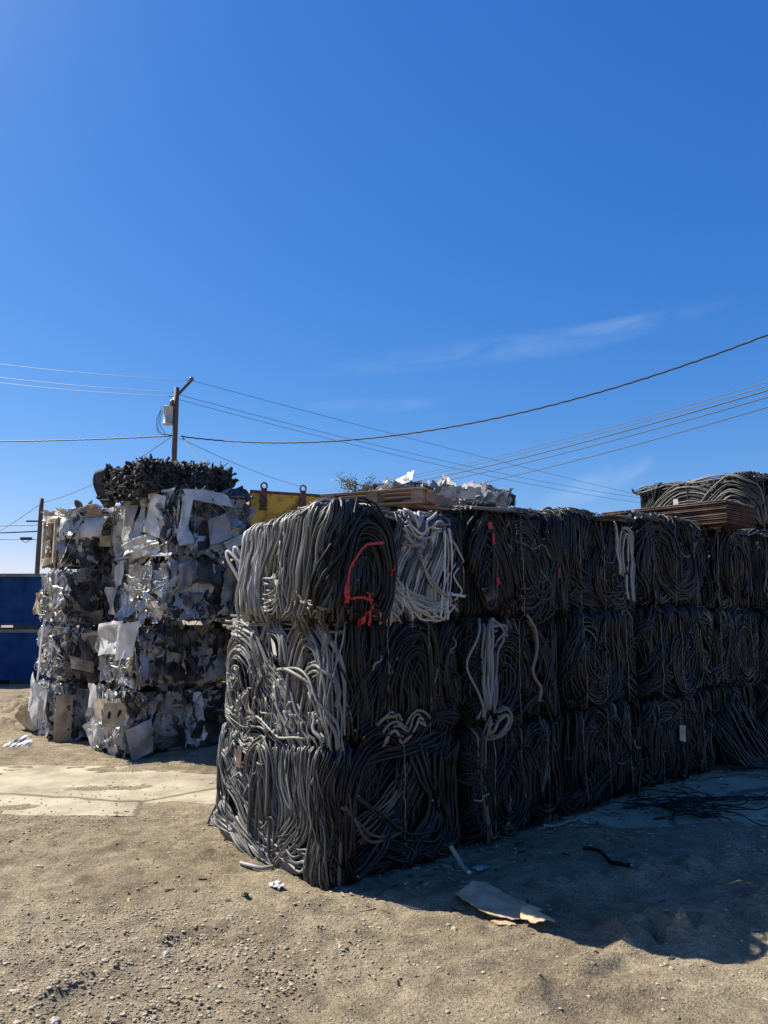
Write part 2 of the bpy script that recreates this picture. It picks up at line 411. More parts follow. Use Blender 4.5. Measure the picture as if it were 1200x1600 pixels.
def conc_mat():
    m, t, b = newmat('dusty_concrete')
    tcx = node(t, 'ShaderNodeTexCoord')
    no = node(t, 'ShaderNodeTexNoise'); no.inputs['Scale'].default_value = 2.2; no.inputs['Detail'].default_value = 8; no.inputs['Roughness'].default_value = .65
    t.links.new(tcx.outputs['Object'], no.inputs['Vector'])
    cr = node(t, 'ShaderNodeValToRGB'); e = cr.color_ramp.elements
    e[0].position, e[1].position = .36, .60; e[0].color, e[1].color = (.24, .195, .13, 1), (.40, .35, .245, 1)
    t.links.new(no.outputs[0], cr.inputs[0])
    # meandering cracks: thin edges of large distorted cells
    n2 = node(t, 'ShaderNodeTexNoise'); n2.inputs['Scale'].default_value = 3; n2.inputs['Detail'].default_value = 5
    t.links.new(tcx.outputs['Object'], n2.inputs['Vector'])
    mxv = node(t, 'ShaderNodeMix', data_type='VECTOR'); mxv.inputs['Factor'].default_value = .12
    t.links.new(tcx.outputs['Object'], mxv.inputs['A']); t.links.new(n2.outputs['Color'], mxv.inputs['B'])
    vo = node(t, 'ShaderNodeTexVoronoi', feature='DISTANCE_TO_EDGE'); vo.inputs['Scale'].default_value = .42
    t.links.new(mxv.outputs['Result'], vo.inputs['Vector'])
    c2 = node(t, 'ShaderNodeValToRGB'); e = c2.color_ramp.elements; e[0].position, e[1].position = .004, .014
    e[0].color, e[1].color = (.35, .32, .28, 1), (1, 1, 1, 1); t.links.new(vo.outputs['Distance'], c2.inputs[0])
    mm = node(t, 'ShaderNodeMix', data_type='RGBA', blend_type='MULTIPLY'); mm.inputs['Factor'].default_value = 1
    t.links.new(cr.outputs[0], mm.inputs['A']); t.links.new(c2.outputs[0], mm.inputs['B'])
    t.links.new(mm.outputs['Result'], b.inputs['Base Color']); b.inputs['Roughness'].default_value = .9
    n3 = node(t, 'ShaderNodeTexNoise'); n3.inputs['Scale'].default_value = 40; n3.inputs['Detail'].default_value = 6
    t.links.new(tcx.outputs['Object'], n3.inputs['Vector'])
    bp = node(t, 'ShaderNodeBump'); bp.inputs['Strength'].default_value = .5; bp.inputs['Distance'].default_value = .006
    t.links.new(n3.outputs[0], bp.inputs['Height']); t.links.new(bp.outputs[0], b.inputs['Normal'])
    return m
M['conc'] = conc_mat()
def slab(poly, name):
    P = np.array(poly); c = P.mean(0); P = c + (P - c) * 1.08
    n = len(P)
    V = np.vstack([np.c_[P, np.full(n, -.012)], np.c_[P, np.full(n, -.16)]])
    me = bpy.data.meshes.new(name)
    F = [list(range(n)), list(range(2 * n - 1, n - 1, -1))] + [[i, n + i, n + (i + 1) % n, (i + 1) % n] for i in range(n)]
    me.from_pydata(V.tolist(), [], F); me.materials.append(M['conc']); me.update()
    o = bpy.data.objects.new(name, me); col.objects.link(o); tag(o, kind='structure'); return o
slab(SLAB_L, 'concrete_pavement'); slab(SLAB_R, 'concrete_apron')

# pebbles and grit (nobody could count them)
def pebbles():
    import bmesh
    bm = bmesh.new(); bmesh.ops.create_icosphere(bm, subdivisions=1, radius=1)
    bv = np.array([v.co[:] for v in bm.verts]); bf = np.array([[v.index for v in f.verts] for f in bm.faces]); bm.free()
    n = 190000
    y = 2.4 + 9.0 * rng.random(n) ** 1.7; x = (rng.random(n) * 2 - 1) * (1.2 + .62 * y) - .2
    dens = fbm(x * .8, y * .8, 5.0, 3) + 0.55 * np.exp(-((x + 1.35) ** 2 + (y - 3.7) ** 2) / .5) + .3 * np.exp(-((x + 1.5) ** 2 + (y - 5) ** 2) / 2)
    keep = rng.random(n) < np.clip(.20 + .80 * dens, .04, 1) * np.where(inpoly(SLAB_L, x, y) > -.1, .22, 1)
    x, y = x[keep], y[keep]; n = len(x)
    z = ground_h(x[None], y[None])[0]
    s = .0024 + .0078 * rng.random(n) ** 3.8 + (rng.random(n) < .003) * .006
    V = np.empty((n, len(bv), 3))
    jit = 1 + .35 * (rng.random((n, len(bv))) - .5)
    sc = np.stack([s * (.8 + .6 * rng.random(n)), s * (.8 + .6 * rng.random(n)), s * (.5 + .3 * rng.random(n))], -1)
    a = rng.random(n) * 6.28
    L = bv[None] * jit[..., None] * sc[:, None]
    V[..., 0] = x[:, None] + L[..., 0] * np.cos(a)[:, None] - L[..., 1] * np.sin(a)[:, None]
    V[..., 1] = y[:, None] + L[..., 0] * np.sin(a)[:, None] + L[..., 1] * np.cos(a)[:, None]
    V[..., 2] = np.maximum(z, -.012)[:, None] + L[..., 2] + (s * .2)[:, None]
    F = (bf[None] + (np.arange(n) * len(bv))[:, None, None]).reshape(-1, 3)
    m, t, b = newmat('gravel_stone')
    at = node(t, 'ShaderNodeAttribute'); at.attribute_name = 'tint'
    cr = node(t, 'ShaderNodeValToRGB'); e = cr.color_ramp.elements
    e[0].color, e[1].color = (.19, .15, .10, 1), (.46, .39, .28, 1); t.links.new(at.outputs['Fac'], cr.inputs[0])
    t.links.new(cr.outputs[0], b.inputs['Base Color']); b.inputs['Roughness'].default_value = .9
    o = mesh_obj('gravel', V.reshape(-1, 3), [F], m, smooth=False, tint=np.repeat(rng.random(n) ** 1.3, len(bv)))
    tag(o, 'loose gravel and clods scattered over the dry dirt', 'gravel', kind='stuff')
pebbles()

# ------------------------------------------------------------------ creased sheets
def crumple(n, w, h, amp, folds):
    """a creased sheet: grid in local XY, ridged folds in Z"""
    g = np.linspace(-.5, .5, n); A, B = np.meshgrid(g, g)
    # a torn quadrilateral outline
    c = rng.uniform(-.16, .16, (4, 2))
    x = A * w + w * (c[0, 0] * A * B * 2 + c[1, 0] * B); y = B * h + h * (c[2, 0] * A * B * 2 + c[3, 0] * A)
    e = np.maximum(np.abs(A), np.abs(B)) * 2 > .98
    x = x + e * rng.normal(0, .02 * w, x.shape); y = y + e * rng.normal(0, .02 * h, x.shape)
    z = np.zeros_like(x)
    kind = rng.random()
    if kind < .5:      # pressed into long parallel folds, a few stray creases across
        a = rng.normal(0, .3) + (1.57 if rng.random() < .3 else 0); fr = rng.uniform(1.5, 4) / w
        s = (x * math.cos(a) + y * math.sin(a)) * fr + rng.random() + .10 * np.sin((x * math.sin(a) - y * math.cos(a)) * 7 / h + rng.random() * 6)
        z += amp * 1.3 * (np.abs((s % 1) - .5) * 2 - .5) * (1 + .7 * np.sin(s * 2.1 + rng.random() * 6))
        folds = 1
    for k in range(folds):
        a = rng.random() * 6.28; fr = rng.uniform(1.0, 2.6) / max(w, h); ph = rng.random()
        s = (x * math.cos(a) + y * math.sin(a)) * fr + ph + .15 * np.sin((x * math.sin(a) - y * math.cos(a)) * 9 + k)
        z += amp * (np.abs((s % 1) - .5) * 2 - .5) * rng.uniform(.4, 1) / (1 + .4 * k)
    if rng.random() < .5:
        c_ = rng.uniform(1, 4) * rng.choice([-1, 1]); z += c_ * x * x * .4
    z += amp * .025 * rng.normal(0, 1, z.shape)
    return np.stack([x, y, z], -1).reshape(-1, 3)
def sheet_obj(name, V, n, Mx, mat, parent, th=.003, smooth=False):
    ii = np.arange(n * n).reshape(n, n)
    q = np.stack([ii[:-1, :-1], ii[:-1, 1:], ii[1:, 1:], ii[1:, :-1]], -1).reshape(-1, 4)
    V2 = V.copy(); V2[:, 2] -= th
    ed = np.concatenate([ii[0, :], ii[1:, -1], ii[-1, :-1][::-1], ii[1:-1, 0][::-1]])
    e2 = np.roll(ed, -1); m = n * n
    rim = np.stack([ed, ed + m, e2 + m, e2], -1)
    W_ = np.vstack([V, V2]); W_ = W_ @ np.array(Mx.to_3x3()).T + np.array(Mx.translation)
    return mesh_obj(name, W_, [q, q[:, ::-1] + m, rim], mat, parent, smooth=smooth)

# ------------------------------------------------------------------ cable bales
def fold1(x, L, r):
    """unrolled coordinate -> (position along face, inward depth, cos, sin of surface tilt)"""
    x = np.asarray(x, float)
    def hi(x):
        e = x - (L - r); th = np.clip(e / r, 0, np.pi / 2); ex = np.maximum(e - r * np.pi / 2, 0)
        return np.where(e > 0, L - r + r * np.sin(th), x), np.where(e > 0, r * (1 - np.cos(th)) + ex, 0), np.where(e > 0, th, 0)
    p1, i1, t1 = hi(x)
    lo = x < r
    e = r - x; th = np.clip(e / r, 0, np.pi / 2); ex = np.maximum(e - r * np.pi / 2, 0)
    pos = np.where(lo, r - r * np.sin(th), p1)
    inn = np.where(lo, r * (1 - np.cos(th)) + ex, i1)
    tl = np.where(lo, -th, t1)
    return pos, inn, tl

class Face:
    def __init__(s, org, U, N_, W, H, seed, r=.06, rt=.05, bulge=.03):
        s.o, s.U, s.N, s.W, s.H, s.r, s.rt, s.seed, s.b = np.array(org), np.array(U), np.array(N_), W, H, r, rt, seed, bulge
    def map(s, S, T, off):
        # surface is uneven: low, wide lumps
        off = off + s.b * vnoise(S * 3.1 + s.seed, T * 3.7, s.seed * 1.7) * .8 + s.b * .5 * vnoise(S * 9 + s.seed, T * 9, 3.3)
        ps, is_, ts = fold1(S, s.W, s.r); pt, it, tt = fold1(T, s.H, s.rt)
        x = ps + off * np.sin(ts) * np.cos(tt); y = pt + off * np.sin(tt)
        d = off * np.cos(ts) * np.cos(tt) - is_ - it
        return s.o + x[..., None] * s.U + y[..., None] * np.array([0, 0, 1.]) + d[..., None] * s.N

def bundle(face, cp, n, r, layer, mat, parent, K=18, spread=None, jit=.3, depth_rows=1, tint=(0, 1), ends=.06, wob=.010, name='cable_bundle', caps=True, pinch=.25, norm=True):
    """n parallel cables following control points (u,v) on a face"""
    cp = np.array(cp, float)
    if n > 2:
        gk = float(rng.choice([.62, .74, .80, .92], p=[.25, .3, .3, .15])); n = int(round(n * (1.0 + (1 - gk) * 1.5))); r = r * gk
        if spread: spread = spread * gk
    else: r = r * .82
    if norm: cp = cp * [face.W, face.H]
    base = catmull(cp, 60)
    T = np.gradient(base, axis=0); T /= np.linalg.norm(T, axis=1, keepdims=True) + 1e-9
    Nn = np.stack([-T[:, 1], T[:, 0]], -1)
    sp = (spread * 1.12 if spread else r * 2.0); r = r * .96
    rows = depth_rows
    per = int(math.ceil(n / rows))
    k = np.arange(n); lane = (k % per) - (per - 1) / 2; row = k // per
    lane = lane + rng.normal(0, jit, n); drift = rng.normal(0, 1.0, (n, 1)) * (rng.random((n, 1)) < .4)
    tt = np.linspace(0, 1, K)
    t0 = rng.random(n) * ends; t1 = 1 - rng.random(n) * ends
    tc_ = t0[:, None] + (t1 - t0)[:, None] * tt[None]
    idx = tc_ * 59; i = np.clip(idx.astype(int), 0, 58); f = (idx - i)[..., None]
    p = base[i] * (1 - f) + base[i + 1] * f
    nn = Nn[i] * (1 - f) + Nn[i + 1] * f
    ph = rng.random(4) * 6.28
    sc = 1 + pinch * np.sin(tc_ * 5 + ph[0]) 
    cph = rng.random((n, 1)) * 6.28; cph2 = rng.random((n, 1)) * 6.28
    w = wob * (np.sin(tc_ * 7 + cph) + .6 * np.sin(tc_ * 15 + cph2))
    lat = (lane[:, None] + drift * np.sin(tc_ * 3.1 + cph)) * sp * sc + w
    p = p + nn * lat[..., None]
    # common wander of the entire bundle
    Lm = .012
    p[..., 0] += Lm * np.sin(tc_ * 6 + ph[1]); p[..., 1] += Lm * np.sin(tc_ * 5 + ph[2])
    rad = r * (1 + .20 * rng.normal(0, 1, n)).clip(.6, 1.5)
    off = layer + row[:, None] * r * 1.5 + rng.normal(0, r * .8, (n, 1)) + r * 1.0 * np.sin(tc_ * 9 + cph2)
    P = face.map(p[..., 0], p[..., 1], off)
    V, Q, Tr = tubes(P, rad)
    lo, hi = tint
    tv = lo + (hi - lo) * rng.random(n) ** 2.2
    tvv = np.concatenate([np.repeat(tv, K * 6), tv, tv])
    o = mesh_obj(name, V, [Q, Tr], None, parent, tint=tvv, flat_from=len(Q), mats=[mat, M['cap'] if caps else mat],
                 midx=np.concatenate([np.zeros(len(Q), int), (rng.random(len(Tr) // 6) < .45).repeat(6).astype(int)]))
    return o

def core(dx, dy, h, parent, mat, inset=.07, name='packed_core'):
    n = 10
    V, F, b = [], [], 0
    g = np.linspace(0, 1, n)
    A, B = np.meshgrid(g, g)
    L = np.array([dx - 2 * inset, dy - 2 * inset, h - .06])
    o0 = np.array([-dx / 2 + inset, -dy / 2 + inset, .02])
    for ax in range(3):
        for side in (0, 1):
            P = np.zeros((n, n, 3)); a1, a2 = [i for i in range(3) if i != ax]
            P[..., a1] = A; P[..., a2] = B; P[..., ax] = side
            P = o0 + P * L
            fade = (np.sin(A * np.pi) * np.sin(B * np.pi)) ** .3
            P[..., ax] += (1 if side else -1) * .02 * fade * rng.random((n, n))
            V.append(P.reshape(-1, 3)); ii = np.arange(n * n).reshape(n, n) + b
            qd = np.stack([ii[:-1, :-1], ii[:-1, 1:], ii[1:, 1:], ii[1:, :-1]], -1).reshape(-1, 4)
            if (side == 0) != (ax == 1): qd = qd[:, ::-1]
            F.append(qd); b += n * n
    return mesh_obj(name, np.concatenate(V), [np.concatenate(F)], mat, parent, smooth=False)

def ties(face, parent, us, layer=.055):
    """baling wires: run over the face and fold over its edges"""
    for u in us:
        cp = np.array([[u, -.25], [u + rng.normal(0, .006), .3], [u + rng.normal(0, .006), .7], [u, 1.25]]) * [face.W, face.H]
        p = catmull(cp, 24)
        P = face.map(p[:, 0], p[:, 1], np.full(24, layer) + rng.normal(0, .003, 24))[None]
        V, Q, Tr = tubes(P, .0036, sides=5)
        mesh_obj('baling_wire', V, [Q, Tr], M['wire'], parent)

def rnd_face(face, parent, lit, density=1.0, r=.0115, tints=(0, .6), pale=.06, seed=None, styles=None):
    """fill a face: a closed under-layer of hanging cable, then bundles crossing it"""
    W, H = face.W, face.H
    # under-layer, in strips
    ns = max(3, int(W / .16)); 
    for i in range(ns):
        u = (i + .5) / ns; k = int(W / ns / (r * 1.55)) + 1
        sl = rng.normal(0, .05)
        cp = [(u + sl * .3, -.10), (u - sl * .6, .22), (u + sl, .52), (u + sl * .4, .82), (u + rng.normal(0, .02), 1.0), (u + rng.normal(0, .02), 1.22)]
        bundle(face, cp, k * 2, r, -.030, M['black'] if rng.random() > pale * .6 else M['grey'], parent, depth_rows=2, tint=tints, jit=.35, spread=r * 1.7)
    nb = int(21 * density * W)
    st = styles or ['hang', 'arch', 'sweep', 'sweep', 'hook', 'hook', 'hang', 'loop', 'arch', 'sweep', 'loop']
    for i in range(nb):
        s = st[rng.integers(len(st))]; u = rng.random(); v = rng.random()
        n = int(rng.integers(3, 9)); rr = r * rng.uniform(.8, 1.15); mir = 1 if rng.random() < .5 else -1
        mt = M['black']
        if rng.random() < pale: mt = M['grey'] if rng.random() < .55 else M['brown']; n = min(n, 4)
        lay = rng.uniform(.010, .034)
        if s == 'hang':
            a = rng.normal(0, .07)
            cp = [(u - a, -.05 + .15 * rng.random()), (u - a * .3 + rng.normal(0, .03), .35), (u + a, .7), (u + a * .6, .97), (u + a * .6, 1.15)]
        elif s == 'arch':
            wv = rng.uniform(.10, .22); top = rng.uniform(.6, .98); b0 = rng.uniform(.0, .3); n = int(n * 1.3)
            cp = [(u - wv * .9 * mir, b0), (u - wv * mir, (b0 + top) * .5), (u - wv * .55 * mir, top - .07), (u, top), (u + wv * .6 * mir, top - .1), (u + wv * 1.0 * mir, (b0 + top) * .45), (u + wv * 1.1 * mir, b0 - .04)]
        elif s == 'sweep':
            dx = rng.uniform(.15, .45) * mir
            cp = [(u - dx * .6, 1.1), (u - dx * .5, .9), (u - dx * .15, .6), (u + dx * .3, .3), (u + dx, .1 + .1 * rng.random()), (u + dx * 1.4, .06)]
        elif s == 'hook':
            wv = rng.uniform(.08, .2) * mir; lo = rng.uniform(.03, .3)
            cp = [(u, 1.12), (u, .9), (u - wv * .1, .5), (u + wv * .2, lo + .06), (u + wv * .7, lo), (u + wv * 1.2, lo + .1), (u + wv * 1.35, lo + .35)]
        else:
            wv = rng.uniform(.08, .16); hv = rng.uniform(.12, .25) ; vv = .25 + .5 * v; n = max(2, n // 2)
            cp = [(u + wv * math.cos(t) * (1 + .08 * t), vv + hv * math.sin(t) * (1 + .08 * t)) for t in np.linspace(mir * 1.2, mir * 1.2 + 5.6, 8)]
        bundle(face, cp, n, rr, lay, mt, parent, tint=tints, depth_rows=1 if n < 6 else 2, jit=.35, wob=.012)
    # one or two big nested coils, arches or hanging U-bends give every bale its own face
    for q_ in range(1 if rng.random() < .5 else 2):
        uc, vc = rng.uniform(.25, .75), rng.uniform(.4, .6); w0, h0 = rng.uniform(.20, .34), rng.uniform(.34, .5); turn = rng.choice([0, 1.57, 3.14, 4.71], p=[.4, .15, .3, .15]); span = rng.uniform(3.6, 5.4); skew = rng.normal(0, .2)
        nest = int(rng.integers(3, 6))
        for i in range(nest):
            k_ = 1 - i / (nest + .6); th = np.linspace(1.57 - span / 2, 1.57 + span / 2, 8) + turn
            cp = [(uc + w0 * k_ * math.cos(t_) + skew * h0 * k_ * math.sin(t_) * .4, vc + h0 * k_ * math.sin(t_)) for t_ in th]
            bundle(face, cp, int(rng.integers(5, 9)), r, .038 - .003 * i, M['black'], parent, tint=(tints[0], min(1, tints[1] + .2)), depth_rows=2 if rng.random() < .5 else 1, jit=.3, K=20)
    # a few single strays on the outside
    for i in range(int(5 * density)):
        u, v = rng.random(), rng.uniform(.2, .9); a = rng.uniform(0, 6.28); L = rng.uniform(.15, .35)
        cp = [(u, v)]
        for k in range(4):
            a += rng.normal(0, .6); cp.append((cp[-1][0] + math.cos(a) * L * .3, cp[-1][1] + math.sin(a) * L * .5))
        bundle(face, cp, 1, r * .8, .05, M['black'] if rng.random() < .75 else M['grey'], parent, tint=(.1, .8), name='loose_cable')

def top_face(a, b, h, parent, tints=(.1, 1), r=.0115, n=9, mat='sunlit_black'):
    """top of a bale, seen only from the side"""
    f = Face((-a / 2, -b / 2, h), (1, 0, 0), (0, 0, 1), a, b, rng.random() * 9, bulge=.02)
    f2 = Face.__new__(Face); f2.__dict__.update(f.__dict__)
    def mp(S, T, off):
        off = off + .02 * vnoise(S * 4, T * 4, f.seed)
        return f.o + S[..., None] * np.array([1, 0, 0]) + T[..., None] * np.array([0, 1., 0]) + off[..., None] * np.array([0, 0, 1.])
    f2.map = mp
    for i in range(n):
        v = (i + .5) / n; s = rng.normal(0, .05)
        bundle(f2, [(.02, v), (.3, v + s), (.6, v - s), (.98, v)], int(b / n / (r * 1.6)) + 2, r, -.01, M[mat], parent, tint=tints, K=12)
    for i in range(7):
        u, v = rng.random(), rng.random()
        bundle(f2, [(u * .8 + .1, .02), (u, .3), (v, .6), (v * .8 + .1, .97)], 5, r, .01, M[mat], parent, tint=tints, K=12)

ROT = R(41.5)
DR = np.array([math.cos(ROT), math.sin(ROT)]); DL = np.array([-math.sin(ROT), math.cos(ROT)])
C0 = np.array([-.315, 4.575])

def bale_root(name, corner, a, b, z, rz):
    d = np.array([math.cos(rz), math.sin(rz)]); l = np.array([-d[1], d[0]])
    c = corner + d * a / 2 + l * b / 2
    return empty(name, (c[0], c[1], z), rz)

def faces_of(a, b, h, seed, **kw):
    kw.setdefault('r', .085); kw.setdefault('rt', .045); kw.setdefault('bulge', .024)
    Rf = Face((-a / 2, -b / 2, 0), (1, 0, 0), (0, -1, 0), a, h, seed, **kw)
    Lf = Face((-a / 2, b / 2, 0), (0, -1, 0), (-1, 0, 0), b, h, seed + 5, **kw)
    return Lf, Rf

def cable_bale(t, a, b, h, z, label, lface=None, rface=None, out=0.0, rz=ROT, top=False, pale=.06, tints=(0, .55), left=False, ties_r=(.2, .5, .8), corner=None, density=1.0, group='bales of scrap cable stacked in the long row', styles=None):
    if corner is None and t > .5: out = out + rng.uniform(-.045, .035); rz = rz + R(rng.uniform(-1.6, 1.6))
    cr = corner if corner is not None else C0 + DR * t - DL * out
    root = bale_root('cable_bale', cr, a, b, z, rz)
    tag(root, label, 'bale', group)
    core(a, b, h, root, M['core'])
    Lf, Rf = faces_of(a, b, h, t * 3.3 + z * 5 + 1, r=.055 if t < .5 else .085)
    if rface: rface(Rf, root)
    else: rnd_face(Rf, root, False, pale=pale, tints=tints, density=density, styles=styles)
    ties(Rf, root, ties_r)
    if lface: lface(Lf, root); ties(Lf, root, (.17, .48, .8), .058)
    elif left: rnd_face(Lf, root, True, tints=(.2, 1), pale=.2, density=density); ties(Lf, root, (.2, .5, .8))
    if top:
        top_face(a, b, h, root)
        for i in range(16):      # ends and short lengths lying along the top front edge, lightened as sunlit highlights
            u = rng.random(); L = rng.uniform(.08, .3) * (1 if rng.random() < .5 else -1)
            bundle(Rf, [(u, 1.02 + rng.uniform(-.04, .10)), (u + L * .5, 1.04 + rng.uniform(-.05, .08)), (u + L, 1.03 + rng.uniform(-.08, .08))], int(rng.integers(1, 4)), .011, .05, M['grey' if i % 3 == 0 else 'sunlit_black'], root, K=8, tint=(.2, 1), wob=.004)
    return root

K_, G_, W_, B_ = 'black', 'grey', 'white', 'brown'
def under(face, root, mat='black', tints=(.2, 1.0), r=.0115, slant=.05):
    ns = max(4, int(face.W / .15))
    for i in range(ns):
        u = (i + .5) / ns; k = int(face.W / ns / (r * 1.55)) + 2; sl = rng.normal(0, slant)
        cp = [(u + sl * .3, -.08), (u - sl * .6, .25), (u + sl, .55), (u + sl * .4, .85), (u, 1.0), (u, 1.2)]
        bundle(face, cp, k * 2, r, -.030, M[mat], root, depth_rows=2, tint=tints, jit=.35, spread=r * 1.7)

def far_right(f, p):
    rnd_face(f, p, False, pale=.03)
    P0 = f.map(np.array([.42, .50, .52, .43]) * f.W, np.array([.50, .46, .66, .68]) * f.H, np.array([.07, .08, .075, .08]))
    mesh_obj('pale_scrap', np.vstack([P0, P0 + f.N * .003]), [np.array([[4, 5, 6, 7], [3, 2, 1, 0], [0, 1, 5, 4], [1, 2, 6, 5], [2, 3, 7, 6], [3, 0, 4, 7]])], M['cream'], p, smooth=False)
# --- bottom layer, near corner
def l1_left(f, p):
    under(f, p, 'black', tints=(.2, 1))
    b = lambda cp, n, lay=.02, m='grey', r=.0115, **k: bundle(f, cp, n, r, lay, M[m], p, tint=k.pop('tint', (.15, 1)), **k)
    b([(.03, 1.0), (.02, .6), (.05, .3), (.16, .08), (.4, -.02)], 9, .01, 'sunlit_black', tint=(.4, 1), depth_rows=1)
    b([(.12, 1.0), (.11, .8), (.17, .62), (.3, .48), (.42, .25), (.58, .06), (.8, -.02)], 16, .022, depth_rows=2)
    b([(.14, .86), (.22, .74), (.30, .6), (.34, .4)], 8, .034, G_)
    b([(.2, .98), (.28, .90), (.36, .93), (.44, .84)], 8, .03, G_, depth_rows=2)
    b([(.33, .45), (.35, .75), (.44, .95), (.52, .8), (.56, .4), (.58, .05)], 13, .02, 'sunlit_black', tint=(.35, 1), depth_rows=2)
    b([(.42, .15), (.43, .6), (.48, .86), (.54, .7), (.55, .3)], 8, .034, 'sunlit_black', tint=(.4, 1))
    b([(.62, .98), (.62, .7), (.66, .4), (.6, .15)], 8, .024, G_)
    b([(.73, 1.02), (.74, .7), (.78, .45), (.66, .2), (.56, .1)], 9, .03, 'sunlit_black', tint=(.4, 1))
    b([(.8, 1.02), (.82, .75), (.86, .5), (.8, .25), (.68, .14)], 9, .036, 'sunlit_black', tint=(.3, 1))
    b([(.28, .35), (.4, .2), (.56, .06), (.76, -.02)], 10, .036, G_, tint=(.5, 1))
    b([(.06, .32), (.14, .2), (.3, .06), (.5, -.06)], 8, .04, G_, tint=(.4, 1))
    b([(.72, .2), (.78, .14), (.86, .14), (.9, .1)], 6, .04, G_)
    b([(.9, 1.08), (.9, .75), (.94, .45), (.92, .2), (.9, -.05)], 12, .03, 'sunlit_black', tint=(.2, 1), depth_rows=2)
    b([(.99, 1.05), (.99, .7), (1.03, .4), (1.01, .1), (1.0, -.06)], 14, .038, 'sunlit_black', tint=(.1, .9), depth_rows=2)
    for i in range(7):
        u = rng.random(); v = rng.uniform(.2, .8)
        b([(u, v), (u + .05, v + .12), (u + .1, v + .08)], 1, .05, G_, r=.009, tint=(.4, 1), K=8)
    # little rust-brown tab caught in the face
    o = boxes('rusty_tab', [(-.005, .002, -.03, .03, -.07, .07)], M['rustsheet'], p)
    o.location = Vector(f.map(np.array(.29 * f.W), np.array(.80 * f.H), np.array(.06)).tolist()); o.rotation_euler = (0, .05, 0)

def l1_right(f, p):
    under(f, p, tints=(0, .5), slant=.12)
    b = lambda cp, n, lay=.02, m='black', r=.012, **k: bundle(f, cp, n, r, lay, M[m], p, tint=k.pop('tint', (0, .65)), **k)
    b([(.05, 1.02), (.02, .7), (.05, .35), (.10, .05), (.12, -.06)], 10, .04, K_, depth_rows=2)
    b([(.12, .1), (.10, .5), (.16, .85), (.34, .97), (.6, 1.0), (.9, 1.03)], 9, .035, r=.013, depth_rows=2)
    b([(.16, .3), (.3, .42), (.5, .62), (.72, .92)], 7, .012, B_, tint=(0, .5))
    b([(.17, .12), (.32, .25), (.48, .5), (.6, .9)], 8, .016)
    b([(.2, .0), (.38, .12), (.5, .35), (.55, .75)], 8, .02)
    b([(.02, .62), (.12, .5), (.22, .36), (.36, .3), (.5, .34)], 2, .06, B_, r=.014, tint=(.0, .2))
    b([(.12, .7), (.3, .5), (.42, .32), (.52, .22), (.7, .25)], 2, .055, K_, r=.013, tint=(.3, 1))
    b([(.14, .06), (.26, .14), (.36, .3), (.5, .36)], 3, .055, K_, r=.014, tint=(.1, .6))
    b([(.62, .95), (.66, .7), (.74, .55), (.72, .35), (.58, .15), (.5, .02)], 4, .05, K_, r=.015, tint=(.2, .8))
    b([(.95, 1.0), (.85, .9), (.7, .8), (.6, .6), (.55, .4)], 9, .03)
    b([(.82, .9), (.8, .55), (.86, .25), (.74, .08), (.6, .06)], 10, .03, depth_rows=2)
    b([(.3, .22), (.5, .1), (.7, .08), (.95, .02)], 9, .035, depth_rows=2)
    b([(.98, .95), (.94, .6), (.97, .3), (.9, .02)], 8, .03)
    b([(.2, -.02), (.45, .04), (.7, .02), (1, .03)], 8, .03)
    b([(.72, .5), (.78, .42), (.8, .3), (.74, .22), (.66, .26)], 2, .06, K_, r=.013, tint=(.2, .7))
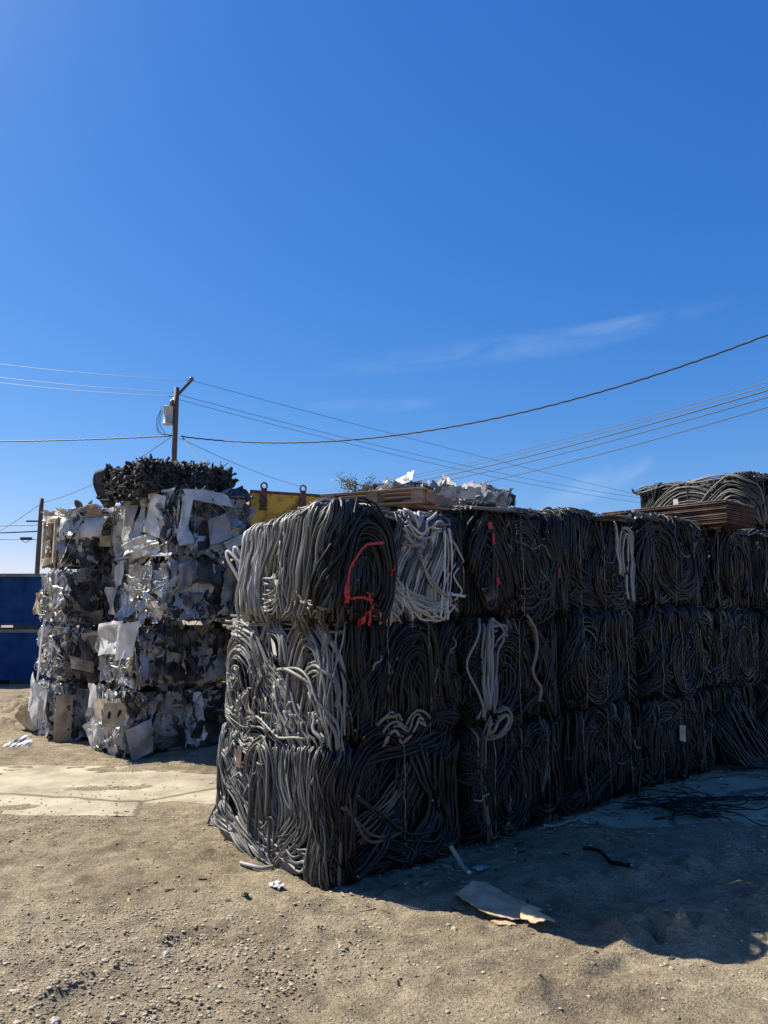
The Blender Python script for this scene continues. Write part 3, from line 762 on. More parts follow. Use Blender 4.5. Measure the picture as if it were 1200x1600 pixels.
# --- middle layer, near corner
def l2_left(f, p):
    under(f, p, 'black', tints=(.2, 1), slant=.1)
    b = lambda cp, n, lay=.02, m='grey', r=.0115, **k: bundle(f, cp, n, r, lay, M[m], p, tint=k.pop('tint', (.2, 1)), **k)
    b([(-.06, 1.0), (.2, .99), (.5, .985), (.8, .99), (1.05, .97)], 6, .03, 'sunlit_black', tint=(.4, 1))
    b([(.36, .5), (.22, .76), (.08, .72), (.03, .5), (.08, .25), (.2, .08)], 15, .02, G_, depth_rows=2)
    b([(.30, .40), (.20, .62), (.11, .62), (.07, .5), (.12, .34)], 8, .034, G_)
    b([(.02, .42), (.10, .42), (.16, .45)], 5, .045, G_, r=.012)
    b([(.06, .93), (.2, .9), (.32, .78), (.44, .55), (.6, .35), (.74, .1), (.82, -.05)], 16, .028, G_, depth_rows=2, tint=(.35, 1))
    b([(.3, .92), (.38, .68), (.44, .45), (.5, .2), (.48, .02)], 10, .022, 'sunlit_black', tint=(.4, 1), depth_rows=2)
    b([(.14, .95), (.3, .96), (.42, .82), (.5, .62)], 8, .03, 'sunlit_black', tint=(.5, 1))
    b([(.42, .80), (.46, .94), (.54, .93), (.62, .8), (.64, .62)], 10, .032, G_, depth_rows=2)
    b([(.66, .25), (.67, .6), (.72, .86), (.82, .95), (.93, .82), (.98, .5), (.98, .1)], 15, .03, G_, depth_rows=2, tint=(.25, 1))
    b([(.76, .2), (.76, .5), (.80, .72), (.88, .68), (.91, .4), (.92, .15)], 11, .022, 'sunlit_black', tint=(.4, 1), depth_rows=1)
    b([(.82, .1), (.82, .35), (.86, .52), (.93, .5), (.95, .3)], 8, .04, G_)
    b([(.55, .55), (.7, .56), (.84, .5), (.92, .36), (.96, .2), (.97, .0)], 4, .052, G_, r=.013, tint=(.5, 1))
    b([(.56, .52), (.64, .36), (.72, .15), (.78, -.02)], 9, .045, G_, tint=(.4, 1))
    b([(.22, .36), (.25, .2), (.30, .04)], 7, .04, B_, tint=(.4, 1), K=8)
    b([(.36, .55), (.34, .3), (.38, .1)], 7, .04, 'sunlit_black', tint=(.3, 1), K=10)
    b([(.5, .4), (.56, .22), (.6, .04)], 6, .045, G_, K=8)
    b([(.02, .14), (.2, .06), (.4, .1), (.6, .0), (.85, .02)], 9, .035, G_, depth_rows=2)
    b([(.84, .28), (.88, .16), (.93, .04)], 6, .055, G_, K=8, ends=.3)
    b([(.985, 1.02), (.985, .6), (.99, .2), (.985, -.1)], 4, .05, G_, tint=(.5, 1), r=.010)
    for i in range(26):   # cut ends standing out of the face
        u = rng.uniform(.1, .98); v = rng.uniform(.05, .35) if i % 2 else rng.uniform(.1, .9); a = rng.uniform(-2.2, -.6)
        b([(u, v), (u + .03 * math.cos(a), v + .06 * math.sin(a)), (u + .06 * math.cos(a), v + .13 * math.sin(a))], 1, .055, G_, K=6, tint=(.4, 1), wob=.003)
    for k in range(7):
        z0 = f.H * rng.uniform(.90, .99) if k < 5 else rng.uniform(.0, .05); P = catmull([(f.o[0] + .08 + .02 * k, f.o[1] - .05, z0), (f.o[0] + .0 + .03 * k, f.o[1] + .04, z0 + .01), (f.o[0] - .02 + .03 * k, f.o[1] + rng.uniform(.07, .14), z0 + rng.normal(0, .015))], 8)[None]
        V, Q, T = tubes(P, .010, sides=7); mesh_obj('loose_cable', V, [Q, T], M[G_], p, tint=np.full(len(V), rng.uniform(.1, .8)))
    # torn white paper scrap
    P0 = f.map(np.array([.50, .56, .58, .53]) * f.W, np.array([.86, .80, .70, .72]) * f.H, np.array([.065, .075, .07, .06]))
    mesh_obj('white_scrap', np.vstack([P0, P0 + f.N * .002]), [np.array([[3, 2, 1, 0], [4, 5, 6, 7], [0, 1, 5, 4], [1, 2, 6, 5], [2, 3, 7, 6], [3, 0, 4, 7]])], M['white_paint'], p, smooth=False)

def l2_right(f, p):
    under(f, p, tints=(0, .5), slant=.08)
    b = lambda cp, n, lay=.02, m='black', r=.0115, **k: bundle(f, cp, n, r, lay, M[m], p, tint=k.pop('tint', (0, .6)), **k)
    for u in (.04, .12, .2, .33, .44): b([(u, 1.02), (u + .01, .7), (u + .05, .4), (u + .02, .05)], 8, rng.uniform(.01, .03))
    b([(.1, .2), (.2, .45), (.32, .7), (.42, .93), (.55, 1.02)], 9, .03)
    b([(.3, .3), (.36, .6), (.45, .85), (.6, .93), (.7, .8), (.72, .4), (.7, .1)], 10, .03, depth_rows=2)
    b([(.5, .15), (.5, .5), (.58, .7), (.66, .55), (.66, .2)], 8, .035)
    b([(.95, 1.0), (.84, .8), (.8, .5), (.86, .2), (.8, .02)], 9, .03)
    b([(.74, .6), (.84, .5), (.94, .4), (.98, .2)], 6, .035); b([(.7, .35), (.8, .2), (.92, .3), (.9, .5)], 5, .04)
    b([(.15, .02), (.3, .12), (.5, .08), (.7, .18), (.95, .14)], 9, .04, depth_rows=2)
    b([(.3, .05), (.4, .14), (.5, .06), (.56, .18), (.64, .1)], 3, .055, B_, tint=(.4, 1), r=.013)
    b([(.28, .14), (.36, .2), (.46, .17)], 2, .06, B_, tint=(.4, 1))
    for u, v in ((.28, .74), (.4, .72), (.75, .6), (.9, .85)):
        b([(u, v), (u - .02, v - .08), (u - .03, v - .16)], 1, .055, G_, r=.010, tint=(.4, .9), K=6)
    b([(.6, .9), (.5, .65), (.62, .35), (.55, .1)], 8, .025)
# --- top layer, near corner
def l3_left(f, p):
    under(f, p, G_, tints=(.25, 1), slant=.02)
    b = lambda cp, n, lay=.02, m='white', r=.0125, **k: bundle(f, cp, n, r, lay, M[m], p, tint=k.pop('tint', (.1, .8)), **k)
    b([(.05, .0), (.04, .4), (.05, .8), (.07, 1.0), (.08, 1.2)], 9, .02, depth_rows=2)
    b([(.12, .0), (.13, .4), (.14, .85), (.15, 1.02), (.14, 1.25)], 9, .03, depth_rows=2)
    b([(.24, .0), (.2, .4), (.24, .85), (.27, 1.02), (.28, 1.25)], 9, .02, W_, depth_rows=2)
    b([(.34, .02), (.3, .4), (.36, .85), (.38, 1.02), (.38, 1.25)], 12, .022, G_, depth_rows=2, tint=(.5, 1))
    b([(.36, .08), (.36, .5), (.46, .85), (.50, 1.02), (.5, 1.25)], 12, .026, G_, depth_rows=2, tint=(.3, .9))
    for i in range(9):     # cable ends curling to the left at the foot
        v = .12 + .045 * i
        b([(.36 - .004 * i, v - .03), (.42, v - .05), (.50, v + .0), (.55, v + .2), (.57, v + .4)], 2, .05, G_, r=.0125, tint=(.45, 1), K=12, wob=.003)
    b([(.60, .0), (.57, .35), (.6, .7), (.64, 1.02), (.64, 1.25)], 10, .03, G_, depth_rows=2, tint=(.3, .9))
    b([(.70, -.02), (.66, .3), (.7, .6), (.74, .9), (.78, 1.03), (.8, 1.25)], 10, .034, 'sunlit_black', depth_rows=2, tint=(.5, 1))
    b([(.62, .03), (.7, .1), (.78, .3), (.8, .6), (.84, .9), (.88, 1.04), (.9, 1.25)], 11, .05, G_, depth_rows=2, tint=(.2, .8))
    b([(.78, -.02), (.86, .3), (.88, .6), (.92, .9), (.95, 1.04), (1.0, 1.2)], 11, .06, 'sunlit_black', depth_rows=2, tint=(.3, 1))
    b([(.92, .0), (.97, .3), (.97, .7), (1.0, 1.0), (1.04, 1.2)], 12, .055, 'sunlit_black', depth_rows=2, tint=(.1, .8), r=.013)
    b([(1.03, .02), (1.05, .4), (1.04, .8), (1.06, 1.0), (1.06, 1.2)], 9, .06, 'sunlit_black', depth_rows=2, tint=(.1, .7), r=.013)
    b([(.44, .45), (.46, .4), (.5, .38), (.53, .34)], 4, .06, W_, r=.008, K=8)
    b([(.80, .22), (.86, .16), (.93, .14), (.97, .05)], 3, .085, B_, K=8, tint=(.5, 1))
    # hooked cable ends poking out past the far left end
    for dx, dz, w in ((0, 0, 1), (.04, .03, .8)):
        pts = np.array([(-.02 + dx, -.10, .16), (-.04 + dx, .02, .34), (-.06 + dx, .13 * w, .50 + dz), (-.05 + dx, .17 * w, .58 + dz), (-.04 + dx, .12 * w, .55 + dz), (-.02 + dx, .03, .46), (.04, -.08, .34)])
        o_ = f.o + np.array([0, 0, 0]); P = catmull([(o_[0] + a_, o_[1] + b_, c_) for a_, b_, c_ in pts], 26)[None]
        V, Q, T = tubes(P, .013, sides=8); mesh_obj('loose_cable', V, [Q, T], M[W_], p, tint=np.full(len(V), .2))

def l3_right(f, p):
    under(f, p, tints=(0, .5))
    b = lambda cp, n, lay=.02, m='black', r=.0125, **k: bundle(f, cp, n, r, lay, M[m], p, tint=k.pop('tint', (0, .6)), **k)
    for u in (.03, .1, .17, .24): b([(u, -.02), (u + .03, .4), (u + .02, .8), (u + .03, 1.03), (u + .03, 1.25)], 10, .04, depth_rows=2)
    # the bulging coil
    for i, (w, h) in enumerate(((.17, .50), (.13, .40), (.09, .28), (.05, .17))):
        cx, cy = .205, .42
        cp = [(cx - w, cy - .38 + .06 * i), (cx - w * .9, cy), (cx - w * .55, cy + h * .8), (cx + w * .05, cy + h), (cx + w * .7, cy + h * .78), (cx + w, cy + h * .2), (cx + w * .95, cy - h * .35), (cx + w * .6, cy - h * .75)]
        b(cp, 10, .085 - .012 * i, depth_rows=2, r=.0135, spread=.021)
    # white and pale cable
    for i in range(9):
        u = .44 + .052 * i
        b([(u + .12, 1.22), (u + .11, 1.0), (u + .06, .72), (u - .03, .42), (u - .06, .18), (u + .0, .02)], 6, .03 + .012 * rng.random(), W_ if i % 3 else G_, depth_rows=1, r=.0115, tint=(.0, .8), spread=.02)
    b([(.40, .48), (.46, .30), (.68, .18), (.82, .12), (.93, .2)], 9, .05, W_, depth_rows=2, r=.0115, tint=(0, .8))
    b([(.48, .36), (.52, .2), (.64, .08), (.8, .02)], 8, .05, W_, depth_rows=2, r=.0115, tint=(0, .7))
    b([(.34, .3), (.4, .16), (.46, .04)], 7, .05, W_, r=.0115, tint=(0, .6), K=10)
    b([(.54, .98), (.62, .9), (.7, .97), (.84, 1.0)], 8, .06, W_, r=.012, tint=(.2, 1))
    b([(.52, .88), (.62, .82), (.68, .72), (.6, .62)], 7, .05, G_, r=.012, tint=(.5, 1))
    b([(.60, .66), (.72, .44), (.86, .22), (.95, .06)], 2, .065, W_, r=.011)
    b([(.86, .95), (.87, .6), (.85, .2), (.84, .04)], 3, .06, W_, r=.012, tint=(.2, .8))
    for u in (.92, .98): b([(u, -.02), (u, .4), (u + .01, .8), (u, 1.05), (u, 1.2)], 9, .04, K_, depth_rows=2)
    for cp in ([(.88, .85), (.93, .7), (1.0, .6), (1.03, .55)], [(.95, .55), (.9, .45), (.98, .3), (.92, .15)], [(.9, .3), (.98, .22), (1.04, .28)]):
        b(cp, 1, .075, W_, r=.011, K=10, tint=(.2, .8))
    # red webbing strap round the coil
    def strap(cp, w=.024, lay=.14):
        pp = catmull(np.array(cp) * [f.W, f.H], 30); T = np.gradient(pp, axis=0); T /= np.linalg.norm(T, axis=1, keepdims=True)
        nn = np.stack([-T[:, 1], T[:, 0]], -1); A = pp + nn * w / 2; B = pp - nn * w / 2
        L = lay + .010 * np.sin(np.linspace(0, 13, 30)) + rng.normal(0, .003, 30)
        a, b_ = f.map(A[:, 0], A[:, 1], L), f.map(B[:, 0], B[:, 1], L)
        V = np.concatenate([a, b_, a + f.N * .004, b_ + f.N * .004]); i = np.arange(29)
        mesh_obj('red_strap', V, [np.concatenate([np.stack([i + 60, i + 90, i + 91, i + 61], -1), np.stack([i, i + 1, i + 31, i + 30], -1),
                 np.stack([i, i + 60, i + 61, i + 1], -1), np.stack([i + 30, i + 31, i + 91, i + 90], -1)])], M['red'], p, smooth=False)
    strap([(.05, .16), (.05, .32), (.09, .54), (.17, .68), (.29, .72)], .017)
    strap([(.07, .20), (.14, .21), (.21, .19)], .015)
    strap([(.18, .26), (.21, .16), (.20, .04)], .016)
    strap([(.20, .10), (.17, .06), (.13, .04)], .012)
    strap([(.36, .42), (.385, .48), (.39, .52)], .014, .125)

Lr = [1.18, 1.16, 1.22, 1.42]   # bottom layer lengths along the row
HS = [(.77, .77, .68), (.75, .80, .81), (.80, .80, .83), (.77, .86, .87), (.80, .81, .91), (.77, .84, .91)]
H1, H2, H3 = .77, .77, .80
BW = 1.50
g_ = .08
ts = np.concatenate([[0], np.cumsum(Lr)])
names = ['at the near corner of the row', 'second from the near corner of the row', 'third from the near corner of the row', 'fourth from the near corner of the row']
# bottom
cable_bale(ts[0] - .01, Lr[0] - g_, 1.31, H1, 0.0, 'bottom cable bale at the near corner, big dark cable arch on its side', l1_left, l1_right, ties_r=(.5,))
cable_bale(ts[1], Lr[1] - g_, BW, HS[1][0], 0.0, 'bottom layer black cable bale, second from the near corner, tangled loops spilling at its foot', pale=.04, density=1.2)
cable_bale(ts[2], Lr[2] - g_, BW, HS[2][0], 0.0, 'bottom layer black cable bale, third from the near corner, thin pale strands down its face', pale=.06)
cable_bale(ts[3], Lr[3] - g_, BW, HS[3][0], 0.0, 'bottom black cable bale, fourth from the near corner, pale scrap stuck in its face', None, far_right, pale=.03)
# middle
def mid2_right(f, p):
    rnd_face(f, p, False, pale=.04)
    b = lambda cp, n, m='grey', r=.0125, **k: bundle(f, cp, n, r, .065, M[m], p, tint=(.5, 1), K=16, **k)
    b([(.10, .98), (.08, .6), (.10, .3), (.06, .12)], 3); b([(.24, .95), (.17, .88), (.17, .5), (.14, .2)], 4)
    b([(.30, .9), (.26, .75), (.23, .45), (.2, .15)], 2)
    b([(.20, .95), (.28, .93), (.36, .86)], 2)
    b([(.58, .98), (.66, .9), (.68, .7), (.62, .5), (.72, .35), (.70, .2)], 2, 'brown')
    b([(.18, .10), (.32, .14), (.34, .05), (.22, .0), (.16, .04), (.2, .12)], 3, 'brown', r=.014)
cable_bale(.02, 1.12, 1.25, H2, H1, 'middle layer cable bale at the near corner, sunlit looping cable on its left side', l2_left, l2_right, ties_r=(.35, .68))
cable_bale(ts[1] + .02, Lr[1] - .10, BW, HS[1][1], HS[1][0], 'middle layer black cable bale with pale white strands hanging down its shaded face', None, mid2_right, ties_r=(.5,))
cable_bale(ts[2] + .02, Lr[2] - .10, BW, HS[2][1], HS[2][0], 'middle layer black cable bale, third from the near corner, almost all black', pale=.04)
cable_bale(ts[3] + .02, Lr[3] - .10, BW, HS[3][1], HS[3][0], 'middle layer black cable bale, fourth from the near corner, a few tan strands hanging', pale=.09)
# top
def top3_right(f, p):
    rnd_face(f, p, False, pale=.02, density=.8, styles=['hang', 'hang', 'hook'])
    b = lambda cp, n, m='black', r=.0115, lay=.04, **k: bundle(f, cp, n, r, lay, M[m], p, tint=k.pop('tint', (.05, .7)), K=18, **k)
    for i in range(6):    # nested arches at the left end
        w = .25 - .038 * i; h = .9 - .11 * i
        b([(.02 + .02 * i, h * .55), (.05 + .02 * i, h * .85), (.16, h + .06), (.30 - .02 * i, h * .9), (.38 - .03 * i, h * .6), (.42 - .03 * i, h * .2)], 7, lay=.045 - .004 * i, depth_rows=2)
    b([(.3, .96), (.28, .75), (.34, .5), (.35, .3)], 3, 'grey'); b([(.35, .9), (.38, .6)], 2, 'grey')
    b([(.98, 1.04), (.97, .7), (.98, .4), (.95, .0)], 5, lay=.05)
    b([(.65, .8), (.7, .5), (.82, .3)], 2, 'brown')
def red_bits(f, p, spots):
    for u, v, w, h in spots:
        P0 = f.map(np.array([u, u + w, u + w * .8, u - w * .2]) * f.W, np.array([v, v + h * .1, v + h, v + h * .8]) * f.H, np.array([.075, .085, .08, .075]))
        mesh_obj('red_strap_end', np.vstack([P0, P0 + f.N * .004]), [np.array([[4, 5, 6, 7], [3, 2, 1, 0], [0, 1, 5, 4], [1, 2, 6, 5], [2, 3, 7, 6], [3, 0, 4, 7]])], M['red'], p, smooth=False)
def top2_right(f, p):
    top3_right(f, p); red_bits(f, p, [(.15, .80, .035, .07), (.19, .66, .014, .12), (.22, .30, .018, .07), (.86, .38, .008, .12)])
    pos = Vector(f.map(np.array(.14 * f.W), np.array(.22 * f.H), np.array(.085)).tolist())
    sheet_obj('dusty_brown_rag', crumple(9, .13, .10, .02, 3), 9, Matrix.Translation(pos) @ Matrix.Rotation(1.4, 4, 'X') @ Matrix.Rotation(.3, 4, 'Z'), M['rustsheet'], p)
def top4_right(f, p):
    rnd_face(f, p, False, pale=.03, density=.9, styles=['hang', 'hang', 'sweep', 'hook'])
    b = lambda cp, n, m='black', r=.0115, lay=.05, **k: bundle(f, cp, n, r, lay, M[m], p, tint=k.pop('tint', (0, .6)), K=18, **k)
    for i in range(5): b([(.02, .42 - .07 * i), (.2, .28 - .05 * i), (.5, .2 - .04 * i), (.85, .22 - .045 * i)], 6, lay=.04)
    b([(.80, .35), (.78, .6), (.82, .88), (.9, .85), (.93, .6), (.88, .3), (.9, .08)], 4, 'white', r=.012, lay=.06)
    b([(.72, .98), (.73, .7), (.72, .4)], 2, 'white', r=.014, lay=.06)
near_top = cable_bale(-.05, 1.16, .96, HS[0][2], H1 + H2, 'top layer cable bale at the near corner, red strap round a black coil', l3_left, l3_right, top=True, ties_r=(), rz=ROT)
# this bale sags towards its far left end
for ch in near_top.children:
    me_ = ch.data; n_ = len(me_.vertices); co = np.empty(n_ * 3, np.float32); me_.vertices.foreach_get('co', co); co = co.reshape(-1, 3)
    if ch.location.length < 1e-6:
        co[:, 2] *= 1 - .13 * np.clip((co[:, 1] + .30) / .80, 0, 1.2)
        me_.vertices.foreach_set('co', co.ravel()); me_.update()
cable_bale(ts[1] + .0, 1.18, BW, HS[1][2], sum(HS[1][:2]), 'top layer black cable bale with nested arches and scraps of red strap', None, top2_right, top=True, ties_r=(.5,))
cable_bale(ts[2] + .08, 1.12, BW, HS[2][2], sum(HS[2][:2]), 'top layer black cable bale with one white cable loop near its right end', None, top4_right, top=True)
cable_bale(ts[3] + .03, 1.34, BW, HS[3][2], sum(HS[3][:2]), 'top layer black cable bale under the stack of brown corrugated sheets', pale=.05, top=True)
# stacks five and six of the row, running out of frame
t5 = ts[4]
nm = [('bottom layer black cable bale fraying onto the concrete near the right edge', .03),
      ('middle layer black cable bale, fifth from the near corner', .05), ('top layer black cable bale, fifth from the near corner, beneath the uppermost cable bale', .05)]
for k in range(3):
    cable_bale(t5 + .03, 1.18, BW, HS[4][k], sum(HS[4][:k]), nm[k][0], pale=nm[k][1], out=-.04, top=(k == 2), density=.9)
nm = ['bottom layer black cable bale, last one cut by the right picture edge', 'middle layer black cable bale, last one cut by the right picture edge', 'top layer black cable bale, last one cut by the right picture edge']
for k in range(3):
    cable_bale(t5 + 1.25, 1.3, BW, HS[5][k], sum(HS[5][:k]), nm[k], pale=.05, out=-.02, top=(k == 2), density=.8)

# fourth-layer bale on the far right end of the row
def hi_left(f, p):
    under(f, p, 'black', tints=(.2, 1), slant=.1)
    b = lambda cp, n, lay=.03, m='sunlit_black', r=.012, **k: bundle(f, cp, n, r, lay, M[m], p, tint=k.pop('tint', (.0, .75)), **k)
    for i in range(7):
        w = .40 - .05 * i; h = .95 - .1 * i
        b([(.45 - w, .0), (.45 - w * .8, h * .5), (.45 - w * .2, h * .93), (.5 + w * .4, h * .85), (.5 + w * .9, h * .4), (.55 + w, .0)], 6, .05 - .004 * i, m='grey' if i % 2 else 'sunlit_black')
    for i in range(5):
        w = .28 - .05 * i; h = .9 - .12 * i
        b([(.85 - w, .0), (.85 - w * .8, h * .6), (.85, h), (.85 + w * .7, h * .7), (.86 + w, .1)], 6, .055, m='grey')
    b([(.05, .0), (.08, .4), (.2, .9), (.22, 1.2)], 6); b([(.0, .9), (.3, 1.0), (.6, .98), (1, 1.0)], 5, .04, 'grey')
    P0 = f.map(np.array([.36, .42, .41, .37]) * f.W, np.array([.45, .5, .70, .72]) * f.H, np.array([.08, .09, .085, .08]))
    mesh_obj('white_scrap', np.vstack([P0, P0 + f.N * .003]), [np.array([[4, 5, 6, 7], [3, 2, 1, 0], [0, 1, 5, 4], [1, 2, 6, 5], [2, 3, 7, 6], [3, 0, 4, 7]])], M['white_paint'], p, smooth=False)
hc = C0 + DR * (t5 + 1.42) + DL * .05
cable_bale(9.1, 1.2, 1.50, .72, sum(HS[5]) + .01, 'uppermost cable bale at the right, sunlit arching cables above the corrugated sheets', hi_left, top=True, corner=hc, rz=ROT, density=.7)

# ------------------------------------------------------------------ crushed metal bales
def strip_obj(name, P, w, mat, parent, th=.004):
    """bent flat bar or extrusion through points"""
    P = catmull(P, 10)[None]
    V, Q, T = tubes(P, w, sides=4, flat=th / w)
    return mesh_obj(name, V, [Q, T], mat, parent, smooth=False)

def metal_face(f, parent, n, mats, size=(.10, .30), amp=.035, tilt=.40, grain=1.0, strips=16, lay=0.0):
    W, H = f.W, f.H
    keys, wts = list(mats.keys()), np.array(list(mats.values()), float); wts /= wts.sum()
    U, Nv = Vector(f.U), Vector(f.N); Zv = Vector((0, 0, 1))
    basis = Matrix((U, Zv, Nv)).transposed().to_4x4()
    # first the large pressed sheets, then the smaller torn ones between and over them
    for (cnt, lo, hi, depth, tl_) in ((int(n * .8), size[1] * .9, size[1] * 1.9, (-.10, -.03), .16), (int(n * .8), size[0] * 1.1, size[1] * 1.0, (-.07, -.01), .26), (int(n * .35), size[0] * .4, size[0] * 1.0, (-.05, .0), tilt * 1.3)):
        gx = max(1, int(math.ceil(math.sqrt(cnt * W / H)))); gy = max(1, int(math.ceil(cnt / gx)))
        for i in range(gx):
            for j in range(gy):
                s = (i + .5 + rng.uniform(-.45, .45)) / gx * W; t = (j + .5 + rng.uniform(-.45, .45)) / gy * H
                w = rng.uniform(lo, hi) * grain; h = min(w * rng.uniform(.6, 1.8), H * .85)
                s = min(max(s, w * .5), max(W - w * .5, W * .5)); t = min(max(t, h * .5 + .02), max(H - h * .5 - .02, H * .5))
                pos = Vector(f.map(np.array(s), np.array(t), np.array(lay + rng.uniform(*depth))).tolist())
                rot = Matrix.Rotation(rng.random() * 6.28 if w < .15 else rng.normal(0, .3), 4, 'Z')
                tl = Matrix.Rotation(rng.normal(0, tl_), 4, 'X') @ Matrix.Rotation(rng.normal(0, tl_), 4, 'Y')
                mat = M[keys[rng.choice(len(keys), p=wts)]]
                k = 7 if w < .1 else (10 if w < .2 else 15)
                sheet_obj('crushed_sheet', crumple(k, w, h, min(amp, w * .2) * rng.uniform(.5, 1.5), int(rng.integers(2, 4))), k, Matrix.Translation(pos) @ basis @ tl @ rot, mat, parent)
    for i in range(strips):
        s, t = rng.random() * W, rng.random() * H; a = rng.random() * 6.28; L = rng.uniform(.1, .35)
        pts = []
        for k in range(4):
            pts.append((min(max(s, .0), W), min(max(t, 0.0), H))); a += rng.normal(0, .7); s += math.cos(a) * L / 3; t += math.sin(a) * L / 3
        pts = np.array(pts); P = f.map(pts[:, 0], pts[:, 1], lay + .03 + rng.uniform(-.03, .03, 4))
        strip_obj('bent_strip', P, rng.uniform(.004, .015), M[keys[rng.choice(len(keys), p=wts)]], parent)

def metal_bale(corner, a, b, h, z, rz, label, mixL, mixR, nL=34, nR=48, extra=None, group='bales of crushed aluminium in the two left stacks', amp=.035, sizeL=(.1, .3), sizeR=(.12, .32), top=False):
    root = bale_root('metal_bale', np.array(corner), a, b, z, rz); tag(root, label, 'bale', group)
    core(a, b, h, root, M['core'], inset=.10)  # black core puts shade into the gaps between the sheets
    Lf, Rf = faces_of(a, b, h, rng.random() * 20, r=.04, rt=.04, bulge=.03)
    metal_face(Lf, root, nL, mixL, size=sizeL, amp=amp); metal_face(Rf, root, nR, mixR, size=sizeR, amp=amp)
    if top:
        for i in range(46):
            w = rng.uniform(.16, .42); pos = Vector((rng.uniform(-.46, .46) * a, rng.uniform(-.46, .46) * b, h + rng.uniform(-.05, .03)))
            Mx = Matrix.Translation(pos) @ Matrix.Rotation(rng.normal(0, .45), 4, 'X') @ Matrix.Rotation(rng.normal(0, .45), 4, 'Y') @ Matrix.Rotation(rng.random() * 6.28, 4, 'Z')
            sheet_obj('crushed_sheet', crumple(9, w, w * rng.uniform(.7, 1.5), amp, 3), 9, Mx, M[list(mixR)[int(rng.integers(len(mixR)))]], root)
    ties(Rf, root, (.3, .7), .05); ties(Lf, root, (.4, .75), .05)
    if extra: extra(Lf, Rf, root)
    return root
def plate(f, u, v, w, h, lay, mat, parent, tilt=(0, 0), roll=0, holes=None, amp=.004, name='bent_panel', folds=3):
    """a larger recognisable panel lying on the face"""
    U, Nv = Vector(f.U), Vector(f.N)
    basis = Matrix((U, Vector((0, 0, 1)), Nv)).transposed().to_4x4()
    pos = Vector(f.map(np.array(u * f.W), np.array(v * f.H), np.array(lay)).tolist())
    Mx = Matrix.Translation(pos) @ basis @ Matrix.Rotation(tilt[0], 4, 'X') @ Matrix.Rotation(tilt[1], 4, 'Y') @ Matrix.Rotation(roll, 4, 'Z')
    n = 12; g = np.linspace(-.5, .5, n); A, B = np.meshgrid(g, g); x, y = A * w, B * h; z = np.zeros_like(x)
    for k in range(folds):
        a = rng.random() * 3.14; z += amp * (np.abs(((x * math.cos(a) + y * math.sin(a)) * 3 + rng.random()) % 1 - .5) * 2)
    if not holes and w > .05:
        z += .035 * vnoise(A * 2.3, B * 2.3, rng.random() * 9) * (w + h); z -= .5 * np.clip(np.abs(A) - .36, 0, 1) * w * rng.uniform(.2, 1.2)
        c4 = rng.uniform(-.22, .22, 3); x = x * (1 + c4[0] * B) + c4[1] * w * B; y = y + c4[2] * h * A
    x += .012 * vnoise(A * 5, B * 5, rng.random() * 9); y += .012 * vnoise(A * 5, B * 5, rng.random() * 9)
    o = sheet_obj(name, np.stack([x, y, z], -1).reshape(-1, 3), n, Mx, M[mat], parent)
    for (hx, hy, hr, hr2) in holes or []:
        t = np.linspace(0, 2 * np.pi, 19)[:-1]
        ring = np.stack([hx * w + hr * np.cos(t), hy * h + hr2 * np.sin(t), np.full(18, amp + .006)], -1)
        V = np.vstack([ring, ring - [0, 0, .002]]); V = V @ np.array(Mx.to_3x3()).T + np.array(Mx.translation)
        me = bpy.data.meshes.new('punched_hole'); me.from_pydata(V.tolist(), [], [list(range(18)), list(range(35, 17, -1))] + [[i, i + 18, (i + 1) % 18 + 18, (i + 1) % 18] for i in range(18)])
        me.materials.append(M['core']); oo = bpy.data.objects.new('punched_hole', me); col.objects.link(oo); oo.parent = o
    return o

bright = {'al_bright': 5, 'al_dull': 3, 'white_paint': 3, 'grime_shade': .6}
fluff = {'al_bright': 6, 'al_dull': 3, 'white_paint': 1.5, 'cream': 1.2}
shade = {'al_dull': 3.5, 'grime_shade': 5, 'al_bright': 1.0, 'white_paint': .35, 'tan': .4}  # right-face mix: dull and grimy sheets weighted up to paint in shade
white = {'white_paint': 5, 'al_bright': 3, 'cream': 1.2, 'grime_shade': .7, 'al_dull': 2}
RA = R(41)
def A1(L, Rr, p):
    plate(Rr, -.02, .66, .30, .26, .05, 'cream', p, tilt=(.05, -.25), roll=-.05, holes=[(-.28, -.02, .018, .042), (.08, .04, .02, .045), (.36, .06, .014, .04)], name='punched_cream_panel')
    plate(L, .45, .62, .34, .30, .05, 'cream', p, tilt=(.1, .1), roll=.06, holes=[(.1, .0, .02, .05)], name='punched_cream_panel')
    plate(L, .3, .25, .42, .3, .03, 'white_paint', p, tilt=(.2, .1), roll=.2, amp=.03)
    plate(L, .2, .85, .3, .28, .04, 'al_bright', p, amp=.02)
    plate(Rr, .10, .25, .26, .36, .05, 'al_dull', p, tilt=(0, -.3), roll=.15, amp=.03)
    plate(Rr, .86, .62, .34, .42, .03, 'grime_shade', p, tilt=(.1, .2), roll=.5, amp=.02)
    plate(Rr, .52, .3, .26, .22, .06, 'grime_shade', p, tilt=(.3, .1), roll=-.4, holes=[(0, 0, .05, .05)], amp=.02)
def A2(L, Rr, p):
    plate(L, .45, .76, .62, .38, .05, 'white_paint', p, tilt=(.02, .08), amp=.012)
    plate(L, .9, .75, .3, .4, .05, 'al_bright', p, tilt=(.0, .4), amp=.02)
    for u in (.16, .28, .38, .5, .66, .8): plate(Rr, u, .55, .13, .62, .03, 'grime_shade' if u != .5 else 'al_dull', p, tilt=(rng.normal(0, .15), rng.uniform(.5, 1.2)), roll=rng.normal(0, .15), amp=.04)
